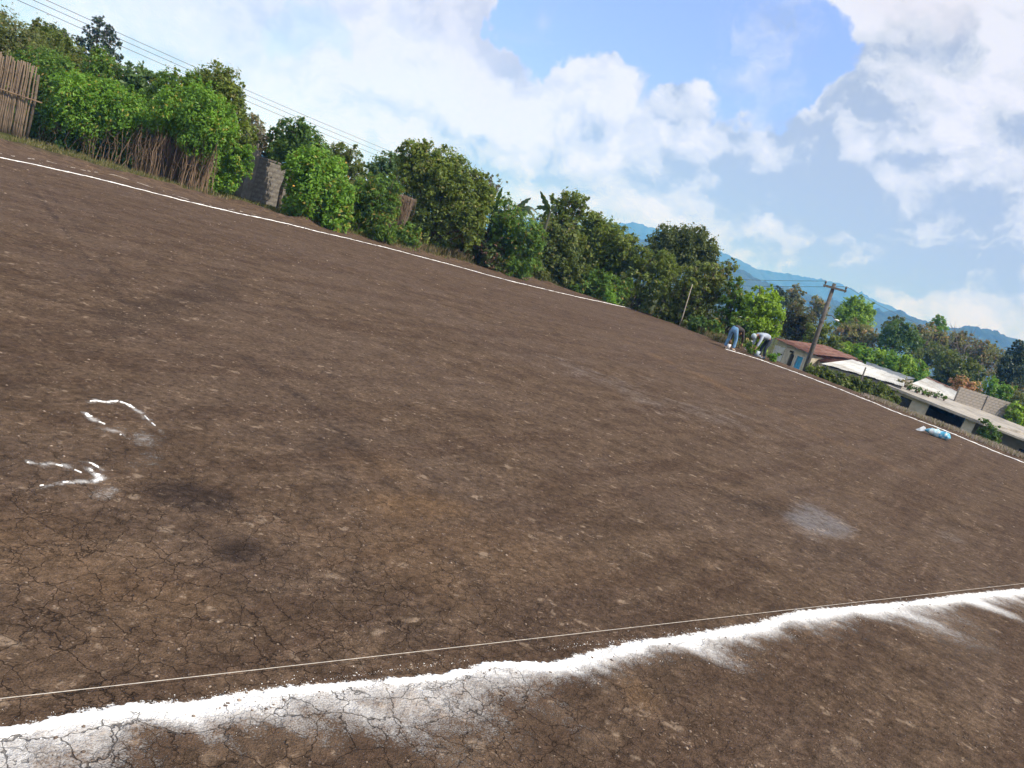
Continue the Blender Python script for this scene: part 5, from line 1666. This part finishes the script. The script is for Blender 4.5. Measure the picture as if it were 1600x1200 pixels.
# bare trees on the low land
def bare_tree(label, px, py, top, Y, seed):
    r = random.Random(seed)
    b = W(px, py, Y)
    bz = hz(b[0], b[1])
    root = thing('bare_tree', label, 'tree', (b[0], b[1], bz), 0, 'leafless trees behind the sheds')
    H_ = W(px, top, Y)[2] - bz
    mb = MB()

    def br(p, d, l, rr, lev):
        e = p + d * l
        m = p + d * l * .5 + np.array([r.gauss(0, .04), r.gauss(0, .04), 0]) * l
        mb.tube([p, m, e], [rr, rr * .8, rr * .6], 4, False)
        if lev == 0:
            return
        for q in range(3 if lev > 1 else 4):
            nd = d + np.array([r.gauss(0, .45), r.gauss(0, .45), r.gauss(.1, .25)])
            nd /= np.linalg.norm(nd)
            br(m + (e - m) * r.random() if q else e, nd, l * r.uniform(.5, .75), rr * .55, lev - 1)
    br(np.zeros(3), np.array([r.gauss(0, .06), 0, 1.0]), H_ * .42, .16, 4)
    mb.build('trunk', plain('grey_bark', (0.16, 0.135, 0.115), .9, .25, 3), root)


bare_tree('bare grey tree against the ridge left of the slender tree', 1438, 540, 490, 108, 3)
bare_tree('bare tree with long pale branches over the garage', 1506, 560, 514, 104, 4)
bare_tree('bare twiggy tree beside the dark spruce', 1556, 580, 530, 100, 5)
bare_tree('bare forked tree right of the slender green tree', 1484, 550, 512, 112, 8)

# ------------------------------------------------------------------ lime bag
bc = G(1463, 683)
root = thing('lime_bag', 'crumpled blue and white sack lying inside the far line', 'bag', (bc[0], bc[1], 0), rad(-32))
bagm = bpy.data.materials.new('sack')
bagm.use_nodes = True
bagm.node_tree.nodes.clear()
k = NT(bagm.node_tree)
P = k.n('ShaderNodeTexCoord').outputs['Object']
sx = k.n('ShaderNodeSeparateXYZ', {0: P})
wv = k.m('ADD', sx.outputs[0], k.m('MULTIPLY', k.noise(P, 6, 3), .16))
c = k.mix(k.ramp(wv, -.14, -.10), (0.09, 0.38, 0.58), (0.38, 0.58, 0.68))
c = k.mix(k.ramp(wv, .12, .16), c, (0.06, 0.36, 0.58))
c = k.mix(k.ramp(k.noise(P, 9, 4, .6), .5, .62), c, (0.72, 0.76, 0.76))
b = k.n('ShaderNodeBsdfPrincipled', {'Base Color': c, 'Roughness': .45, 'Normal': k.n('ShaderNodeBump', {'Height': k.noise(P, 14, 4), 'Distance': .03}).outputs[0]})
k.n('ShaderNodeOutputMaterial', {'Surface': b})
nu, nv = 22, 14
vs, fs = [], []
for i in range(nu):
    t = -1 + 2 * i / (nu - 1)
    e = max(0.02, 1 - abs(t) ** 5)
    for j in range(nv):
        a_ = 2 * math.pi * j / nv
        cr = 1 + .16 * math.sin(6 * t + 2 * a_) + .12 * math.sin(13 * t - 3 * a_ + 1) + .10 * random.uniform(-1, 1)
        y = .19 * math.copysign(abs(math.cos(a_)) ** .7, math.cos(a_)) * (.75 + .25 * e)
        z = .11 * math.copysign(abs(math.sin(a_)) ** .8, math.sin(a_)) * e * cr * (1 + .25 * t)
        vs.append((.33 * t, y, max(.0, .10 + z) if math.sin(a_) > -.2 else max(.004, .10 + z * .9)))
    if i:
        for j in range(nv):
            q = (j + 1) % nv
            fs.append(((i - 1) * nv + j, (i - 1) * nv + q, i * nv + q, i * nv + j))
fs.append(tuple(range(nv - 1, -1, -1)))
fs.append(tuple((nu - 1) * nv + j for j in range(nv)))
MB().add(vs, fs).build('sack_body', bagm, root, True)
vs = [(-.31, -.12, .06), (-.31, .12, .07), (-.42, .14, .03), (-.46, .0, .10), (-.40, -.12, .02), (-.34, 0, .16), (-.40, .06, .17), (-.5, -.10, .01), (-.55, .02, .012)]
MB().add(vs, [(0, 5, 3, 4), (5, 1, 2, 3), (5, 6, 3), (4, 3, 8, 7), (0, 1, 5)]).build('torn_end', plain('sack_white', (.75, .76, .76), .6, .08), root)

# ------------------------------------------------------------------ people
def skinned(name, joints, edges, radii, mat, parent, root_j, sub=2):
    names = list(joints)
    idx = {n: i for i, n in enumerate(names)}
    me = bpy.data.meshes.new(name)
    me.from_pydata([tuple(joints[n]) for n in names], [(idx[a], idx[b]) for a, b in edges], [])
    o = bpy.data.objects.new(name, me)
    COL.objects.link(o)
    o.modifiers.new('skin', 'SKIN')
    sv = me.skin_vertices[0].data
    for n in names:
        q = radii[n]
        sv[idx[n]].radius = q if hasattr(q, '__len__') else (q, q)
        sv[idx[n]].use_root = (n == root_j)
    sm = o.modifiers.new('sub', 'SUBSURF')
    sm.levels = sm.render_levels = sub
    dg = bpy.context.evaluated_depsgraph_get()
    m2 = bpy.data.meshes.new_from_object(o.evaluated_get(dg))
    bpy.data.objects.remove(o)
    m2.name = name
    m2.materials.clear()
    m2.materials.append(mat)
    m2.polygons.foreach_set('use_smooth', [True] * len(m2.polygons))
    return link(name, m2, parent)


skin_m = plain('skin', (0.30, 0.17, 0.11), .6, .08)
hair_m = plain('hair', (0.015, 0.012, 0.010), .6, .2)


def person(label, loc, rotz, jac, pants, shoe, headgear, pose):
    root = thing('person', label, 'person', loc, rotz)
    J = pose
    arm = [('chest', 'shL'), ('shL', 'elL'), ('elL', 'wrL'), ('wrL', 'haL'), ('chest', 'shR'), ('shR', 'elR'), ('elR', 'wrR'), ('wrR', 'haR')]
    leg = [('pelvis', 'hipL'), ('hipL', 'knL'), ('knL', 'anL'), ('anL', 'toL'), ('pelvis', 'hipR'), ('hipR', 'knR'), ('knR', 'anR'), ('anR', 'toR')]
    spine = [('pelvis', 'waist'), ('waist', 'chest'), ('chest', 'neck'), ('neck', 'head'), ('head', 'crown')]
    Rd = dict(pelvis=.12, waist=.115, chest=.135, neck=.05, head=.085, crown=.07, hipL=.085, hipR=.085, knL=.055, knR=.055, anL=.038, anR=.038, toL=.03, toR=.03,
              shL=.06, shR=.06, elL=.042, elR=.042, wrL=.028, wrR=.028, haL=.036, haR=.036)
    JB = {n: v for n, v in J.items() if n != 'face'}
    E = arm + leg + spine
    # fingers, each a short chain out of the palm
    for sd in 'LR':
        h_, w_ = np.array(J['ha' + sd]), np.array(J['wr' + sd])
        d = (h_ - w_) / np.linalg.norm(h_ - w_)
        s_ = np.array([0, 1.0, 0]) - d * d[1]
        s_ /= np.linalg.norm(s_)
        c_ = np.cross(d, s_)
        for i, (o_, l_) in enumerate(((-.027, .07), (-.009, .08), (.009, .076), (.027, .06))):
            a, b = h_ + d * .03 + s_ * o_, h_ + d * (.03 + l_) + s_ * o_ * 1.15 + c_ * .025
            JB[f'f{sd}{i}a'], JB[f'f{sd}{i}b'] = a, b
            Rd[f'f{sd}{i}a'], Rd[f'f{sd}{i}b'] = .0095, .0075
            E = E + [('ha' + sd, f'f{sd}{i}a'), (f'f{sd}{i}a', f'f{sd}{i}b')]
        JB[f't{sd}'] = h_ + d * .02 - s_ * .06 + c_ * .03
        Rd[f't{sd}'] = .010
        E = E + [('ha' + sd, f't{sd}')]
    skinned('body', JB, E, Rd, skin_m, root, 'pelvis', 1)
    Rj = {n: Rd[n] + .022 for n in ('pelvis', 'waist', 'chest', 'shL', 'shR', 'elL', 'elR', 'wrL', 'wrR')}
    Rj['neck'] = .075
    Rj['pelvis'] = .15
    JJ = {n: J[n] for n in Rj}
    JJ['pelvis'] = np.array(J['pelvis']) * .85 + np.array(J['waist']) * .15
    Rj['waist'] = .15
    skinned('jacket', JJ, [('pelvis', 'waist'), ('waist', 'chest'), ('chest', 'neck')] + [e for e in arm if 'ha' not in e[0] + e[1]], Rj, jac, root, 'chest')
    Rp = {n: Rd[n] + .022 for n in ('pelvis', 'hipL', 'hipR', 'knL', 'knR', 'anL', 'anR')}
    Rp['pelvis'] = .135
    Rp['hipL'] = Rp['hipR'] = .112
    Rp['anL'] = Rp['anR'] = .066
    JP = {n: J[n] for n in Rp}
    Rp['waist'] = .12
    JP['waist'] = np.array(J['pelvis']) * .5 + np.array(J['waist']) * .5
    skinned('trousers', JP, [('pelvis', 'waist')] + [e for e in leg if 'to' not in e[0] + e[1]], Rp, pants, root, 'pelvis')
    for sd in 'LR':
        a, t = np.array(J['an' + sd]), np.array(J['to' + sd])
        d = t - a
        d[2] = 0
        d /= np.linalg.norm(d)
        s_ = np.array([-d[1], d[0], 0])
        vs, fs = [], []
        prof = [(-.08, .030, .085), (-.05, .040, .10), (.02, .042, .095), (.09, .048, .07), (.15, .046, .05), (.19, .03, .035)]
        for i, (x, w_, h_) in enumerate(prof):
            c_ = np.array([a[0], a[1], 0]) + d * x
            vs += [c_ - s_ * w_, c_ + s_ * w_, c_ + s_ * w_ * .8 + [0, 0, h_], c_ - s_ * w_ * .8 + [0, 0, h_]]
            if i:
                q = (i - 1) * 4
                fs += [(q, q + 1, q + 5, q + 4), (q + 1, q + 2, q + 6, q + 5), (q + 2, q + 3, q + 7, q + 6), (q + 3, q, q + 4, q + 7)]
        fs += [(3, 2, 1, 0), (len(vs) - 4, len(vs) - 3, len(vs) - 2, len(vs) - 1)]
        MB().add(vs, fs).build('shoe', shoe, root, True)
    # face and headgear
    hd, cr, nk = [np.array(J[n]) for n in ('head', 'crown', 'neck')]
    up_ = (cr - hd) / np.linalg.norm(cr - hd)
    fw = np.array(J['face'])
    fw = fw - up_ * (fw @ up_)
    fw /= np.linalg.norm(fw)
    sd_ = np.cross(up_, fw)
    MB().tube([hd + fw * .085 + up_ * .02, hd + fw * .115 - up_ * .02, hd + fw * .09 - up_ * .03], [.010, .016, .012], 5).build('nose', skin_m, root, True)
    MB().ball(hd + fw * .088 + sd_ * .032 + up_ * .025, .010, 6, 4).ball(hd + fw * .088 - sd_ * .032 + up_ * .025, .010, 6, 4).build('eyes', hair_m, root, True)
    MB().ball(hd + sd_ * .085, .022, 6, 4).ball(hd - sd_ * .085, .022, 6, 4).build('ears', skin_m, root, True)
    n = headgear
    mb = MB()
    nu, nv = 14, 9
    vs, fs = [], []
    for i in range(nv):
        th = math.pi * .62 * i / (nv - 1)
        for j in range(nu):
            ph = 2 * math.pi * j / nu
            rr_ = n[1] * (1 + (.12 if math.cos(ph) < 0 else 0) * math.sin(th))
            vs.append(hd + up_ * .045 + rr_ * (math.cos(th) * up_ * 1.1 + math.sin(th) * (math.cos(ph) * fw * 1.05 + math.sin(ph) * sd_)))
    for i in range(nv - 1):
        for j in range(nu):
            q = (j + 1) % nu
            fs.append((i * nu + j, i * nu + q, (i + 1) * nu + q, (i + 1) * nu + j))
    mb.add(vs, fs).build(n[0], n[2], root, True)
    return root


def bent_pose(gap, fwd, drop, la, ra):
    """local +x is the way the person faces, +y the left side"""
    g = gap / 2
    p = dict(anL=(0.0, g, .085), toL=(.13, g + .02, .04), anR=(0.0, -g, .085), toR=(.13, -g - .02, .04), knL=(.05, g * .85, .47), knR=(.05, -g * .85, .47),
             hipL=(-.10, .095, .86), hipR=(-.10, -.095, .86), pelvis=(-.12, 0, .92), waist=(.08, 0, 1.0 - drop * .2), chest=(fwd, 0, 1.01 - drop * .6), neck=(fwd + .17, 0, .96 - drop), head=(fwd + .27, 0, .88 - drop),
             crown=(fwd + .34, 0, .84 - drop), face=(.3, 0, -1.0))
    p['shL'] = (fwd + .02, .19, .98 - drop * .6)
    p['shR'] = (fwd + .02, -.19, .98 - drop * .6)
    for s, a in (('L', la), ('R', ra)):
        sgn = 1 if s == 'L' else -1
        sh = np.array(p['sh' + s])
        e = sh + np.array([a[0] * .5, sgn * (.05 + a[1] * .5), -.28])
        w_ = sh + np.array([a[0], sgn * (.03 + a[1]), -.52])
        p['el' + s], p['wr' + s] = e, w_
        p['ha' + s] = w_ + (w_ - e) / np.linalg.norm(w_ - e) * .085
    return {n: np.array(v, float) for n, v in p.items()}


jean = plain('blue_denim', (0.12, 0.25, 0.42), .85, .2, 8, 0.004, dirt=(.25, .36, .48), dirt_amt=.4)
blackj = plain('dark_jacket', (0.035, 0.028, 0.028), .8, .2, 6, .004)
paleh = plain('pale_hoodie', (0.33, 0.38, 0.47), .85, .1, 6, .006)
navy = plain('dark_trousers', (0.022, 0.030, 0.048), .85, .2, 6, .004)
tanS = plain('tan_shoe', (0.36, 0.28, 0.22), .8, .15)
greyS = plain('grey_shoe', (0.26, 0.30, 0.36), .8, .15)

fa, fb = G(1130, 543.5), G(1146, 547.5)
mc = (fa + fb) / 2
person('man in blue jeans and dark jacket bent double beside the bushes', (mc[0], mc[1], hz(mc[0], mc[1])), math.atan2(.80, .60), blackj, jean, tanS, ('hair', .098, hair_m), bent_pose(.40, .40, .10, (.05, .02), (.10, .06)))
mc2 = G(1189, 559)
person('worker in pale hooded top and dark trousers leaning over the line', (mc2[0], mc2[1], hz(mc2[0], mc2[1])), math.atan2(-.35, -.93), paleh, navy, greyS, ('hood', .118, plain('hood_cloth', (.40, .50, .55), .85, .1)), bent_pose(.34, .44, .02, (.16, .05), (.02, .02)))
w2 = bpy.data.objects.get('person.001')
MB().ball((.47, .10, .84), (.07, .10, .06), 10, 6).build('scarf', plain('red_cloth', (.30, .035, .045), .8, .1), w2, True)
cup = thing('lime_cup', 'small white cup of powder between the feet of the jeans man', 'cup', (*(fa * .75 + fb * .25)[:2] + np.array([.12, .1]), 0.0))
MB().tube([(0, 0, 0), (0, 0, .22)], [.06, .085], 10).build('cup_body', plain('white_plastic', (.8, .8, .8), .4, .03), cup, True)
bk = thing('bucket', 'pale blue bucket at the feet of the worker in pale top', 'bucket', (mc2[0] - .30, mc2[1] - .15, 0.0))
MB().tube([(0, 0, 0), (0, 0, .26)], [.11, .145], 14).build('bucket_body', plain('bluish_plastic', (.34, .42, .52), .45, .08), bk, True)
MB().tube([(.145 * math.cos(t), .145 * math.sin(t) * .3 - .05, .25 - .12 * math.sin(t)) for t in np.linspace(0, math.pi, 9)], .005, 5).build('handle', wire_m, bk, True)
# white rag at the hedge foot
rg = G(304, 291)
mbq = MB()
vs, fs = [], []
for i in range(5):
    for j in range(4):
        vs.append((i * .07 - .14, j * .06 - .09, .03 + .05 * random.random()))
for i in range(4):
    for j in range(3):
        a = i * 4 + j
        fs.append((a, a + 4, a + 5, a + 1))
o = mbq.add(vs, fs).build('rag', plain('white_plastic', (.8, .8, .8), .4, .03), None, True, (rg[0], rg[1], hz(rg[0], rg[1])))
tag(o, 'crumpled white rag at the foot of the dry stalks', 'rag')
